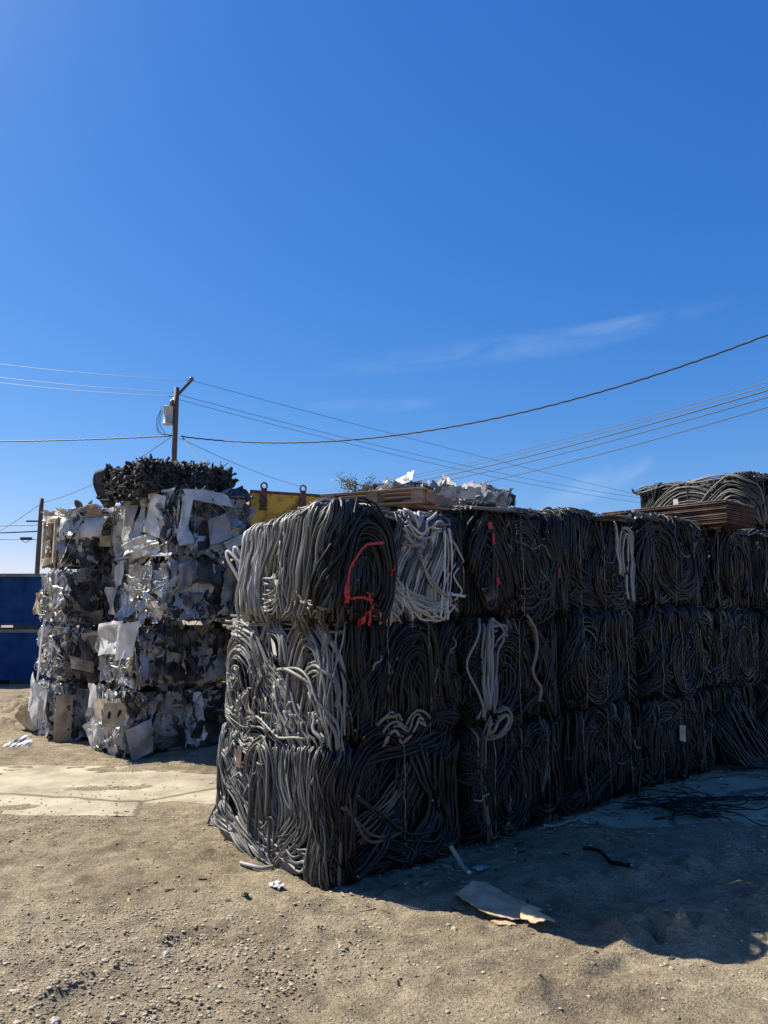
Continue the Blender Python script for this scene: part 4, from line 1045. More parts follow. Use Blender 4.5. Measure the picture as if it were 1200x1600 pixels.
def A3(L, Rr, p):
    plate(L, .2, .8, .26, .30, .05, 'white_paint', p, roll=.15, amp=.01); plate(L, .15, .35, .3, .34, .04, 'al_bright', p, amp=.03)
    for i in range(26): plate(L, rng.uniform(.5, 1.0), rng.uniform(.1, .9), .09, .09, .05, 'al_bright', p, tilt=(rng.normal(0, .6), rng.normal(0, .6)), roll=rng.random() * 3, amp=.05)
    plate(Rr, .16, .75, .20, .32, .05, 'al_dull', p, tilt=(.2, .3), roll=.3, amp=.02); plate(Rr, .4, .8, .3, .26, .04, 'grime_shade', p, roll=-.3, amp=.03)
def A4(L, Rr, p):
    plate(L, .80, .66, .36, .50, .06, 'al_bright', p, tilt=(.03, .1), roll=-.35, amp=.006); plate(L, .3, .6, .4, .5, .03, 'al_dull', p, amp=.03)
    plate(L, .5, .22, 1.0, .16, .06, 'white_paint', p, roll=.14, amp=.02); plate(L, .6, .12, .8, .14, .05, 'al_bright', p, roll=.1, amp=.03)
    for v in (.05, .98): strip_obj('bent_strip', f_pts(L, [(.0, v), (.3, v + .01), (.7, v), (1.0, v - .01)], .06), .018, M['white_paint'], p)
    strip_obj('bent_strip', f_pts(L, [(.02, .0), (.02, .3), (.03, .7), (.02, .98)], .06), .018, M['al_dull'], p)
    plate(Rr, .12, .62, .12, .52, .07, 'al_bright', p, tilt=(.0, -.2), roll=-.12, amp=.005); plate(Rr, .12, .3, .18, .2, .06, 'al_bright', p, roll=.3, amp=.02)
    plate(Rr, .42, .9, .55, .14, .06, 'white_paint', p, tilt=(-.6, 0), roll=-.1, amp=.03)
    plate(Rr, .88, .32, .5, .12, .09, 'al_bright', p, roll=.45, amp=.006); plate(Rr, .8, .1, .2, .1, .07, 'al_dull', p, roll=-.6)
    plate(Rr, .55, .45, .26, .30, .05, 'al_dull', p, roll=.3, amp=.04); plate(Rr, .72, .6, .2, .22, .05, 'al_dull', p, roll=.8, amp=.04)
def f_pts(f, uv, lay):
    uv = np.array(uv); return f.map(uv[:, 0] * f.W, uv[:, 1] * f.H, np.full(len(uv), lay))
dA = np.array([math.cos(RA), math.sin(RA)]); lA = np.array([-dA[1], dA[0]])
CA = np.array([-2.88, 8.45])
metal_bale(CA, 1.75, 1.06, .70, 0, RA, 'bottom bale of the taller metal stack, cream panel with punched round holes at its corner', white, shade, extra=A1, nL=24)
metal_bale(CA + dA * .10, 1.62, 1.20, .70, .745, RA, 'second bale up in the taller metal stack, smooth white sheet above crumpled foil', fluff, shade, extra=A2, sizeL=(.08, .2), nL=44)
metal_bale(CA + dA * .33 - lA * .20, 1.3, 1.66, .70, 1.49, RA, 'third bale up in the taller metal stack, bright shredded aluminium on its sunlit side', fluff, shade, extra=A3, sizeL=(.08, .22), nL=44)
metal_bale(CA + dA * .37 - lA * .21, 1.0, 1.70, .77, 2.235, RA, 'fourth bale up in the taller metal stack, long white panels under the dark fin bale', bright, {'al_dull': 4, 'grime_shade': 3.5, 'al_bright': 1.5, 'white_paint': .5}, extra=A4, top=True, nL=36)  # its right-face mix is darkened for shade too
# second stack, further left
RB = R(41)
dB = np.array([math.cos(RB), math.sin(RB)]); lB = np.array([-dB[1], dB[0]])
CB = np.array([-4.03, 9.50])
def B1(L, Rr, p):
    plate(L, .35, .62, .42, .55, .06, 'white_paint', p, tilt=(.1, .2), roll=-.5, amp=.02); plate(L, .75, .45, .4, .6, .06, 'al_dull', p, tilt=(.1, -.3), roll=.4, amp=.04)
    plate(L, .1, .2, .4, .4, .06, 'cream', p, tilt=(.5, .2), roll=.5, amp=.03)
    plate(Rr, .02, .38, .22, .6, .07, 'cream', p, tilt=(.0, .1), holes=[(.3, .2, .012, .015), (.3, -.2, .012, .015)])
    plate(Rr, .3, .62, .34, .3, .04, 'al_dull', p, roll=.4, amp=.02)
def B2(L, Rr, p):
    plate(L, .4, .5, .1, .8, .07, 'white_paint', p, roll=-.25, amp=.01); plate(Rr, .3, .72, .22, .3, .06, 'tan', p, roll=.3, amp=.02)
    plate(Rr, .15, .3, .3, .14, .06, 'cream', p, roll=-.3, amp=.03); plate(Rr, .5, .5, .2, .5, .04, 'al_dull', p, amp=.03)
def B3(L, Rr, p):
    plate(L, .25, .4, .3, .3, .06, 'cream', p, amp=.05); plate(Rr, .55, .5, .3, .6, .04, 'al_dull', p, roll=.3, amp=.04)
def B4(L, Rr, p):
    for u in (.12, .55): boxes('cream_post', [(-.02, .02, -.02, .02, -.3, .3)], M['cream'], p).location = Vector(f_pts(L, [(u, .5), (u, .5)], .05)[0].tolist())
    plate(L, .35, .92, .5, .1, .07, 'cream', p); plate(L, .3, .12, .4, .1, .07, 'cream', p)
    V = crumple(12, .55, .5, .01, 1)
    th = (V[:, 1] / .5 + .5) * 2.2; P = np.stack([V[:, 0], .22 * np.sin(th - 1.1), .22 * np.cos(th - 1.1) - .1], -1)
    pos = Vector(f_pts(Rr, [(.14, .72), (.2, .7)], -.05)[0].tolist())
    sheet_obj('curved_white_sheet', P, 12, Matrix.Translation(pos) @ Matrix.Rotation(-.6, 4, 'Z') @ Matrix.Rotation(.9, 4, 'X'), M['white_paint'], p, smooth=True)
    plate(Rr, .42, .48, .42, .14, .08, 'cream', p, roll=.03, holes=[(.0, -.1, .02, .02)]); plate(Rr, .4, .66, .3, .08, .07, 'grime_shade', p, roll=.2)
    plate(Rr, .5, .3, .3, .2, .05, 'al_dull', p, roll=.5, amp=.02)
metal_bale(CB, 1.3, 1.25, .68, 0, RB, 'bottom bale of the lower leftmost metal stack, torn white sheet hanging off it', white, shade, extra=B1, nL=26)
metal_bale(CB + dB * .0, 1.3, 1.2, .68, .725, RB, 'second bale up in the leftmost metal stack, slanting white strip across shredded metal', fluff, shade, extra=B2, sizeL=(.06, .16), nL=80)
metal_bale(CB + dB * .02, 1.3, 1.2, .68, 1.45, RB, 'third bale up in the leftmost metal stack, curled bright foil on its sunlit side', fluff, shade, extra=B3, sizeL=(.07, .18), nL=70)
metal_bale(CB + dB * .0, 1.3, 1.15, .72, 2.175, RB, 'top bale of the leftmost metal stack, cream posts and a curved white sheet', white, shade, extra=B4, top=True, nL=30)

# dark fin bale on top of the taller stack
def fin_bale():
    a, b, h = 1.18, 1.12, .37
    root = bale_root('fin_bale', CA + dA * .14 + lA * .12, a, b, 3.0, RA)
    tag(root, 'low dark bale of ragged rubber and metal fins on top of the tall metal stack', 'bale')
    core(a, b, h, root, M['core'], inset=.07)
    Lf, Rf = faces_of(a, b, h, 4.4, r=.05, rt=.05, bulge=.05)
    def fins(f, n):
        Vs, Qs, Ts, c = [], [], [], 0
        for i in range(n):
            s, t = rng.random() * f.W, rng.random() ** .8 * f.H * 1.05
            a0 = rng.normal(1.57, .7); L = rng.uniform(.04, .11)
            p0 = f.map(np.array(s), np.array(t), np.array(-.06)); 
            d = f.N * rng.uniform(.3, 1) + f.U * math.cos(a0) * .9 + np.array([0, 0, 1]) * rng.normal(.25, .6)
            d /= np.linalg.norm(d); P = [p0, p0 + d * L * .7, p0 + d * L * 1.2 + rng.normal(0, .02, 3), p0 + d * L * 1.5 + rng.normal(0, .035, 3)]
            cv = catmull(P, 7)[None]
            V, Q, T = tubes(cv, rng.uniform(.012, .032), sides=5, flat=rng.uniform(.15, .7)); Vs.append(V); Qs.append(Q + c); Ts.append(T + c); c += len(V)
        mesh_obj('ragged_fins', np.vstack(Vs), [np.vstack(Qs), np.vstack(Ts)], M['darkfin'], root, smooth=False)
    for i in range(9): fins(Rf, 75); fins(Lf, 42)
    # top tufts
    class Tp: pass
    Vs, Qs, Ts, c = [], [], [], 0
    for i in range(620):
        p0 = np.array([rng.uniform(-.5, .5) * a, rng.uniform(-.5, .5) * b, h - .05]); edge = abs(p0[0]) / a
        d = np.array([rng.normal(0, .7), rng.normal(0, .7), 1.]); d /= np.linalg.norm(d); L = rng.uniform(.03, .09)
        cv = catmull([p0, p0 + d * L * .6, p0 + d * L + rng.normal(0, .015, 3), p0 + d * L * 1.2 + rng.normal(0, .03, 3)], 6)[None]
        V, Q, T = tubes(cv, rng.uniform(.010, .03), sides=5, flat=rng.uniform(.15, .7)); Vs.append(V); Qs.append(Q + c); Ts.append(T + c); c += len(V)
    mesh_obj('ragged_fins', np.vstack(Vs), [np.vstack(Qs), np.vstack(Ts)], M['darkfin'], root, smooth=False)
    # dark paddle-shaped flap leaning off the left end
    n = 12; g = np.linspace(-.5, .5, n); A_, B_ = np.meshgrid(g, g)
    x = A_ * .24 * np.sqrt(np.clip(1.05 - (B_ * 1.9) ** 2, 0, 1)); z = B_ * .52; y = .02 * np.sin(B_ * 6)
    o = sheet_obj('dark_flap', np.stack([x, z, y], -1).reshape(-1, 3), n, Matrix.Translation((-a / 2 - .05, b / 2 - .02, .17)) @ Matrix.Rotation(-RA, 4, 'Z') @ Matrix.Rotation(1.57, 4, 'X') @ Matrix.Rotation(.35, 4, 'Z'), M['darkfin'], root, th=.02, smooth=True)
    V, Q, T = tubes(catmull([(-a / 2 + .22, .1, h - .02), (-a / 2 + .4, .05, h + .10), (-a / 2 + .58, .0, h + .08), (-a / 2 + .72, -.05, h - .06)], 14)[None], .03, sides=6, flat=.3)
    mesh_obj('curved_strip', V, [Q, T], M['darkfin'], root)
    for i in range(24):
        f = Rf if i % 3 else Lf; u = rng.random()
        strip_obj('bent_strip', f_pts(f, [(u, .9), (u + rng.normal(0, .03), .6), (u + rng.normal(0, .05), .3), (u + rng.normal(0, .06), .1)], .05), rng.uniform(.006, .014), M['al_dull' if i % 4 == 0 else 'darkfin'], root)
fin_bale()

# metal stack standing behind the row; only its top bale looks over the pallet
RC = R(22)
metal_bale((.10, 9.15), 1.75, 1.3, .80, 2.42, RC, 'pale crushed aluminium bale showing above the row behind the pallet', white, white, nR=70, group=None, top=True, amp=.05)
hid = metal_bale((.10, 9.2), 1.7, 1.3, 2.41, 0, RC, 'tall mass of crushed metal carrying the pale bale behind the row', shade, shade, nR=30, nL=16, group=None)

# ------------------------------------------------------------------ yellow bin
def yellow_bin():
    rz = R(24); root = empty('steel_bin', (-1.91, 10.55, 0), rz)
    tag(root, 'tall yellow steel bin with two rusty lifting lugs, behind the cable bales', 'bin')
    m, t, b = newmat('scratched_yellow_paint')
    tcx = node(t, 'ShaderNodeTexCoord'); no = node(t, 'ShaderNodeTexNoise'); no.inputs['Scale'].default_value = 3.2; no.inputs['Detail'].default_value = 9; no.inputs['Roughness'].default_value = .7; no.inputs['Distortion'].default_value = 1.2
    t.links.new(tcx.outputs['Object'], no.inputs['Vector'])
    cr = node(t, 'ShaderNodeValToRGB'); e = cr.color_ramp.elements; e[0].position, e[1].position = .36, .52; e[0].color, e[1].color = (.30, .11, .02, 1), (.92, .47, .025, 1)
    t.links.new(no.outputs[0], cr.inputs[0]); t.links.new(cr.outputs[0], b.inputs['Base Color']); b.inputs['Roughness'].default_value = .5
    H = 3.33; L = 1.16; Wd = 1.9; th = .012
    boxes('bin_wall', [(0, L, 0, th, .05, H)], m, root)
    boxes('bin_wall', [(0, L, Wd - th, Wd, .05, H)], m, root)
    boxes('bin_wall', [(-th, -.001, 0, Wd, .05, H)], m, root)
    boxes('bin_wall', [(L + .001, L + th, 0, Wd, .05, H)], m, root)
    boxes('bin_floor', [(0, L, th, Wd - th, .05, .08)], m, root)
    rust = noise_mat('rusty_steel', (.07, .03, .02), (.22, .10, .06), scale=14, rough=.8)
    boxes('rim', [(-.03, L + .03, -.022, -.002, H - .03, H + .006)], rust, root)
    boxes('corner_post', [(-.035, -.013, -.022, .03, .05, H - .031)], rust, root)
    for x in (.17, .76):
        lug = boxes('lifting_lug', [(x - .045, x + .045, -.045, -.023, H - .24, H + .03)], rust, root)
        tt = np.linspace(0, 2 * np.pi, 20); P = np.stack([x + .045 * np.cos(tt), np.full(20, -.034), H + .075 + .045 * np.sin(tt)], -1)[None]
        V, Q, T = tubes(P, .013, sides=8); mesh_obj('lug_ring', V, [Q], rust, lug)
        boxes('weld_strap', [(x - .06, x + .06, -.030, -.0225, H - .16, H - .13), (x - .06, x + .06, -.030, -.0225, H - .28, H - .25)], rust, lug)
    # scrap sheet leaning over the left rim
    plate(Face((0, 0, 0), (1, 0, 0), (0, -1, 0), 1, 1, 3), 0, 0, .01, .01, 0, 'al_bright', root, name='rim_scrap')
yellow_bin()

# ------------------------------------------------------------------ blue bins
def blue_bins():
    m = noise_mat('blue_paint', (.006, .036, .115), (.012, .058, .18), scale=3, rough=.8, bump=.2)
    m.node_tree.nodes['Principled BSDF'].inputs['Specular IOR Level'].default_value = .15
    dk = noise_mat('dark_steel', (.01, .012, .016), (.03, .03, .035), scale=8, rough=.6)
    gn = noise_mat('grey_green_rim', (.08, .11, .10), (.16, .19, .17), scale=6, rough=.6)
    X0, X1, Y0 = -15.0, -5.6, 16.7
    def bin_(z, H, lab, rot):
        root = empty('blue_container', ((X0 + X1) / 2, Y0 + 1.1, z), 0); tag(root, lab, 'container', 'blue steel containers beyond the metal stacks')
        L = (X1 - X0) / 2
        # corrugated long wall
        n = int(L * 2 / .28) * 4 + 1; xs_ = np.linspace(-L + .08, L - .08, n); prof = np.array([0, 0, .03, .03])
        yy = -1.1 + prof[np.arange(n) % 4]
        V = np.vstack([np.c_[xs_, yy, np.full(n, .16)], np.c_[xs_, yy, np.full(n, H - .07)]]); i = np.arange(n - 1)
        mesh_obj('corrugated_wall', V, [np.stack([i, i + 1, i + n + 1, i + n], -1)], m, root, smooth=False)
        boxes('container_body', [(-L + .1, L - .1, -1.06, 1.1, .15, H - .08)], m, root)
        boxes('top_rail', [(-L, L, -1.13, -1.06, H - .07, H)], gn, root)
        boxes('roof', [(-L, L, -1.058, 1.12, H - .05, H - .005)], gn, root)
        boxes('bottom_rail', [(-L, L, -1.12, -1.05, .09, .16)], m, root)
        for x in (-L + .1, -L + 1.9, 0.4, 2.3, L - .12): boxes('skid', [(x - .28, x + .28, -1.10, 1.0, .0, .089)], dk, root)
        boxes('corner_post', [(L - .08, L, -1.135, -1.04, .161, H - .071)], m, root)
        return root
    bin_(0.0, 1.20, 'lower dark blue corrugated steel container at the left picture edge', 0)
    bin_(1.20, 1.24, 'upper dark blue corrugated steel container stacked on the other', 0)
blue_bins()

# ------------------------------------------------------------------ pallet, boards, corrugated sheets
TOP = sum(HS[3]) + .02
def pallet():
    root = empty('wooden_pallet', (.10, 5.82, 2.37), R(-24)); tag(root, 'weathered wooden pallet lying on top of the cable bales', 'pallet')
    L, Wd = .80, .95
    for i in range(6):
        y = -Wd / 2 + i * (Wd - .09) / 5
        boxes('deck_board', [(-L / 2 - .03, L / 2 + .02, y, y + .085, .096, .112)], M['wood'], root, bevel=.002)
    for x in (-L / 2, 0 - .04, L / 2 - .085):
        boxes('stringer_block', [(x, x + .085, -Wd / 2 + .002, -Wd / 2 + .12, .017, .095)], M['wood'], root, bevel=.002)
        boxes('stringer_block', [(x, x + .085, Wd / 2 - .13, Wd / 2 - .01, .017, .095)], M['wood'], root, bevel=.002)
    boxes('bottom_board', [(-L / 2, L / 2, -Wd / 2, -Wd / 2 + .10, 0, .016)], M['wood'], root, bevel=.002)
    boxes('bottom_board', [(-L / 2, L / 2, Wd / 2 - .10, Wd / 2, 0, .016)], M['wood'], root, bevel=.002)
    boxes('side_board', [(L / 2 - .001, L / 2 + .017, -Wd / 2 + .06, Wd / 2, .0165, .0955)], M['wood'], root, bevel=.002)
pallet()
for i, (x, y, z, L, rz, ry, lab) in enumerate([(1.02, 5.98, 2.40, .9, 30, -1, 'grey weathered board on the bales just right of the pallet'),
                                   (1.28, 6.25, 2.41, .7, 52, 1, 'short brown board behind the grey one on the bales'),
                                   (.35, 5.45, 2.36, .5, 20, 2, 'thin board under the pallet corner')]):
    o = boxes('loose_board', [(-L / 2, L / 2, -.045, .045, -.01, .01)], M['wood'], None, bevel=.002); o.location = (x, y, z); o.rotation_euler = (R(2), R(ry), R(rz))
    tag(o, lab, 'board', 'loose boards on the bales')

def sheets():
    rz = R(43); root = empty('corrugated_sheet_stack', (3.60, 7.70, TOP + .005), rz)
    tag(root, 'stack of brown corrugated sheets on top of the cable bales at the right', 'sheet stack')
    # local +y = back-left (long side seen as the left face), +x = to the right (ribbed end)
    n = 12; th = .021; Wd, L = .78, 1.45
    for k in range(n):
        dx, dy = rng.normal(0, .006), rng.normal(0, .008)
        m_ = 60; xs_ = np.linspace(0, Wd, m_); zz = .006 * np.sin(xs_ / .045 * 2 * np.pi); z0 = k * th + .009
        prof = np.c_[xs_ + dx, zz + z0]
        seg = 9; ysg = np.linspace(0, L, seg) + dy
        sag = -.004 * np.sin(np.linspace(0, 3.14, seg)) * rng.uniform(-1, 1)
        T_ = np.stack([np.broadcast_to(prof[:, 0], (seg, m_)), np.broadcast_to(ysg[:, None], (seg, m_)), prof[:, 1] + sag[:, None]], -1).reshape(-1, 3)
        B_ = T_ - [0, 0, .006]; ii = np.arange(seg * m_).reshape(seg, m_); N0 = seg * m_
        q = np.stack([ii[:-1, :-1], ii[:-1, 1:], ii[1:, 1:], ii[1:, :-1]], -1).reshape(-1, 4)
        ed = np.concatenate([ii[0, :], ii[1:, -1], ii[-1, :-1][::-1], ii[1:-1, 0][::-1]]); e2 = np.roll(ed, -1)
        mesh_obj('corrugated_sheet', np.vstack([T_, B_]), [q, q[:, ::-1] + N0, np.stack([ed, ed + N0, e2 + N0, e2], -1)], M['rustsheet'], root, smooth=False)
sheets()

# ------------------------------------------------------------------ things on the ground
def place_tube(name, pts, r, mat, label, cat, tint=.5, group=None, sides=7):
    P = []
    cv = catmull(np.array(pts, float), 26)
    for x, y, dz in cv: P.append((x, y, max(gz(x, y), -.012) + r + dz))
    V, Q, T = tubes(np.array(P)[None], r, sides=sides)
    o = mesh_obj(name, V, [Q, T], mat, None, tint=np.full(len(V), tint), mats=[mat, M['cap']], midx=np.concatenate([np.zeros(len(Q), int), np.ones(len(T), int)]))
    return tag(o, label, cat, group)
place_tube('cable_offcut', [(-.92, 5.0, 0), (-.84, 4.93, .005), (-.76, 4.90, 0), (-.70, 4.93, 0)], .013, M['white'], 'pale grey cable offcut lying on dirt left of the near corner', 'cable offcut', .1, 'cable offcuts on the ground')
place_tube('cable_offcut', [(-1.31, 5.75, .0), (-1.28, 5.80, .09), (-1.24, 5.86, .18)], .012, M['grey'], 'short grey cable leaning against the left foot of the bottom bale', 'cable offcut', .4, 'cable offcuts on the ground')
place_tube('cable_offcut', [(1.35, 5.25, 0), (1.42, 5.15, .02), (1.46, 5.0, .0), (1.55, 4.88, 0)], .013, M['black'], 'dark cable offcut lying alone in the shaded dirt', 'cable offcut', .2, 'cable offcuts on the ground')
place_tube('cable_offcut', [(.42, 4.93, .12), (.46, 4.90, .05), (.50, 4.82, .0), (.52, 4.76, 0)], .015, M['white'], 'pale torn cable end sticking out below the second bale', 'cable offcut', .1, 'cable offcuts on the ground')
place_tube('cable_offcut', [(1.18, 5.72, .02), (1.30, 5.80, .0), (1.45, 5.93, .01), (1.5, 6.0, .0)], .013, M['grey'], 'grey cable along the foot of the second bale', 'cable offcut', .5, 'cable offcuts on the ground')
def tangle():
    root = empty('wire_tangle', (2.55, 6.35, 0)); tag(root, 'small heap of thin black wire tangled on the shaded concrete', 'wire tangle')
    for k in range(7):
        Ps = []
        for i in range(5):
            a = rng.random() * 6.28; s = .2; pts = [np.array([rng.normal(0, .12), rng.normal(0, .09), .01 + .05 * rng.random()])]
            for j in range(6):
                a += rng.normal(0, .9); pts.append(pts[-1] + np.array([math.cos(a) * .12, math.sin(a) * .08, rng.normal(0, .02)])); pts[-1][2] = min(max(pts[-1][2], .008), .11)
            Ps.append(catmull(pts, 24))
        V, Q, T = tubes(np.array(Ps), .005, sides=5); mesh_obj('wire_loop', V, [Q, T], M['black'], root, tint=np.full(len(V), .15))
    P = catmull([(-.6, -.05, .01), (-.4, .03, .01), (-.2, 0, .04), (0, .05, .06), (.3, .2, .02), (.6, .3, .01), (.75, .26, .01), (.6, .22, .01)], 40)[None]
    V, Q, T = tubes(P, .010, sides=6); mesh_obj('wire_loop', V, [Q, T], M['black'], root, tint=np.full(len(V), .15))
tangle()
# bits fraying at the foot of the row, right
def fray(cx, cy, n, lab, hgt=.35):
    root = empty('cable_pile', (cx, cy, 0)); tag(root, lab, 'cable pile', None)
    for k in range(n):
        Ps = []
        for i in range(6):
            x0 = rng.uniform(-.5, .5)
            pts = [(x0 * DR[0] + DL[0] * .1, x0 * DR[1] + DL[1] * .1, hgt * rng.uniform(.4, 1)), ((x0 + .1) * DR[0], (x0 + .1) * DR[1], hgt * .5 * rng.random() + .05),
                   ((x0 + .25) * DR[0] - DL[0] * .12, (x0 + .25) * DR[1] - DL[1] * .12, .03 + .05 * rng.random()), ((x0 + rng.normal(.4, .2)) * DR[0] - DL[0] * .2, (x0 + .4) * DR[1] - DL[1] * .22, .014)]
            Ps.append(catmull(pts, 16))
        V, Q, T = tubes(np.array(Ps), .011); mesh_obj('cable_bundle', V, [Q, T], M['black'], root, tint=np.full(len(V), rng.uniform(.05, .5)))
fx = C0 + DR * (t5 + .3) - DL * .12; fray(fx[0], fx[1], 9, 'spilled black cable pile at the foot of the rightmost stack', .7)

def cardboard():
    root = empty('cardboard_sheet', (.60, 4.18, 0)); tag(root, 'torn flattened piece of cardboard half in shadow on the dirt', 'cardboard')
    def piece(pts, zoff, curl, name):
        P = np.array(pts, float); n = len(P); c = P.mean(0)
        q_ = []
        for i in range(n):
            for f_ in (0, .33, .66): q_.append(P[i] * (1 - f_) + P[(i + 1) % n] * f_ + (rng.normal(0, .006, 2) if f_ else 0))
        P = np.array(q_); n = len(P)
        # fine fan mesh with curl
        rings = [P * (k / 6) + c * (1 - k / 6) for k in range(1, 7)]
        V = [[c[0], c[1]]] + [list(p) for r in rings for p in r]; V = np.array(V)
        F3 = [[0, 1 + i, 1 + (i + 1) % n] for i in range(n)]; F4 = []
        for k in range(5):
            for i in range(n): a = 1 + k * n; F4.append([a + i, a + n + i, a + n + (i + 1) % n, a + (i + 1) % n])
        z = np.array([max(gz(x, y), -.01) for x, y in V]) * .4 + zoff + curl(V[:, 0], V[:, 1]) + .006 * np.abs(((V[:, 0] * 5 + V[:, 1] * 3) % 1) - .5) + .003 * vnoise(V[:, 0] * 30, V[:, 1] * 30)
        W3 = np.c_[V[:, 0] - .60, V[:, 1] - 4.18, z]; m = len(W3)
        W3 = np.vstack([W3, W3 - [0, 0, .004]])
        F3, F4 = np.array(F3), np.array(F4); ed = np.arange(1 + 5 * n, 1 + 6 * n); e2 = np.roll(ed, -1)
        mesh_obj(name, W3, [F3, F3[:, ::-1] + m, F4, F4[:, ::-1] + m, np.stack([ed, ed + m, e2 + m, e2], -1)], M['card'], root, smooth=False)
    piece([(.40, 4.42), (.46, 4.28), (.50, 4.16), (.58, 4.07), (.66, 4.05), (.74, 4.10), (.80, 4.17), (.84, 4.16), (.78, 4.28), (.72, 4.40), (.66, 4.52), (.60, 4.60), (.52, 4.56), (.47, 4.50)], .022,
          lambda x, y: .03 * np.clip(4.2 - y, 0, 1) * 3 + .012 * np.sin(x * 16), 'main_sheet')
    piece([(.72, 4.13), (.70, 4.04), (.74, 3.97), (.80, 3.94), (.86, 3.96), (.86, 4.03), (.80, 4.12), (.80, 4.17)], .040, lambda x, y: .02 * np.sin(x * 20 + y * 9), 'torn_flap')
    piece([(.55, 4.08), (.58, 4.02), (.64, 4.00), (.68, 4.02), (.66, 4.08)], .012, lambda x, y: 0 * x, 'torn_corner')
cardboard()
def rock(x, y, s, mat, lab):
    import bmesh
    bm = bmesh.new(); bmesh.ops.create_icosphere(bm, subdivisions=2, radius=s)
    for v in bm.verts: v.co *= 1 + .25 * (rng.random() - .5); v.co.z *= .65
    me = bpy.data.meshes.new('stone'); bm.to_mesh(me); bm.free(); me.materials.append(mat)
    o = bpy.data.objects.new('stone', me); col.objects.link(o); o.location = (x, y, gz(x, y) + s * .3); tag(o, lab, 'stone', 'stones on the dirt')
stm = noise_mat('pale_stone', (.3, .27, .23), (.5, .47, .42), scale=20, rough=.9)
rock(-1.02, 3.70, .018, stm, 'pale rounded stone beside the small hollow at lower left')
rock(-1.30, 3.16, .020, stm, 'flat stone near the bottom left of the dirt')
rock(.36, 4.02, .020, M['card'], 'small tan clod left of the cardboard')
def scrap(x, y, s, mat, lab, col_name):
    o = sheet_obj('litter_scrap', crumple(7, s, s * .7, .01, 2), 7, Matrix.Translation((x, y, max(gz(x, y), -.012) + .02)) @ Matrix.Rotation(rng.normal(0, .3), 4, 'X') @ Matrix.Rotation(rng.random() * 3, 4, 'Z'), mat, None)
    tag(o, lab, 'litter', 'scraps of litter on the ground')
scrap(-4.35, 9.1, .28, M['white_paint'], 'white flat scrap on the dirt at the left picture edge', 'w')
scrap(.60, 4.85, .10, M['al_dull'], 'crumpled bluish plastic scrap at the foot of the second bale', 'w')
scrap(2.78, 6.3, .07, M['white_paint'], 'small white scrap beside the black wire tangle', 'w')
scrap(-.78, 4.42, .05, M['al_dull'], 'tiny bluish scrap on the sunlit dirt', 'w')
scrap(-.62, 4.55, .09, M['white_paint'], 'thin white sliver on the dirt left of the near corner', 'w')
scrap(2.95, 7.5, .07, M['white_paint'], 'pale scrap at the foot of the fourth bale', 'w')

def chips():
    Vs, Fs, k = [], [], 0
    mats = [M['card'], M['tan'], M['core'], M['grime_shade'], M['wood']]; mi = []
    for i in range(420):
        if i < 250:
            q_ = C0 + DR * rng.uniform(-.1, 5.4) - DL * abs(rng.normal(0, .22)); x, y = q_
        else: x, y = rng.uniform(-2.6, 2.6), rng.uniform(3.0, 8.5)
        w = rng.uniform(.003, .009); L = w * rng.uniform(1, 6); a = rng.random() * 6.28; z = max(gz(x, y), -.012) + .003
        c, s_ = math.cos(a), math.sin(a); p = [(-L, -w, 0), (L, -w * .6, .006 * rng.random()), (L * .8, w, .010 * rng.random()), (-L * .9, w * .8, .004)]
        t = [(x + u * c - v * s_, y + u * s_ + v * c, z + h_) for u, v, h_ in p]
        Vs += t + [(u, v, h_ - .002) for u, v, h_ in t]; b = k
        Fs += [(b, b + 1, b + 2, b + 3), (b + 7, b + 6, b + 5, b + 4), (b, b + 4, b + 5, b + 1), (b + 1, b + 5, b + 6, b + 2), (b + 2, b + 6, b + 7, b + 3), (b + 3, b + 7, b + 4, b)]
        mi += [int(rng.integers(5))] * 6; k += 8
    o = mesh_obj('debris', np.array(Vs), [np.array(Fs)], None, None, smooth=False, mats=mats, midx=mi)
    tag(o, 'small torn chips and splinters strewn on the dirt by the bales', 'debris', kind='stuff')
chips()

# ------------------------------------------------------------------ poles and lines
F_ = 1155
def px(x, y, fwd):
    """world point that lies fwd metres ahead in the direction of a photo pixel"""
    dx, dz = (x - 600) / F_, (800 - y) / F_
    cp, sp = math.cos(PITCH), math.sin(PITCH)
    Yd = cp - dz * sp; Zd = sp + dz * cp; k = fwd / Yd
    return np.array([dx * k, fwd, 1.6 + Zd * k])

def cyl_pole(name, base, h, r0, r1, mat, parent, tilt=0):
    P = np.stack([np.full(12, base[0]) + tilt * np.linspace(0, 1, 12), np.full(12, base[1]), base[2] + np.linspace(0, h, 12)], -1)[None]
    V, Q, T = tubes(P, np.linspace(r0, r1, 12)[None], sides=14)
    return mesh_obj(name, V, [Q, T], mat, parent)
PF = 38.0
pt = px(276.5, 606, PF)
main = empty('utility_pole', (pt[0], PF, 0)); tag(main, 'tall wooden utility pole with a grey transformer and one raised arm, behind the metal stacks', 'utility pole', 'utility poles')
cyl_pole('pole_shaft', (0, 0, 0), pt[2], .17, .13, M['pole'], main)
def rel(v): return np.array(v) - np.array([pt[0], PF, 0])
galv = noise_mat('galvanised', (.30, .31, .32), (.45, .46, .47), scale=8, rough=.5, metal=.3)
a0, a1 = rel(px(279, 616, PF)), rel(px(299, 595, PF))
V, Q, T = tubes(np.stack([a0, (a0 + a1) / 2, a1])[None], .075, sides=4); mesh_obj('raised_arm', V, [Q, T], M['pole'], main, smooth=False)
por = noise_mat('brown_porcelain', (.12, .06, .04), (.2, .1, .07), rough=.25, bump=0)
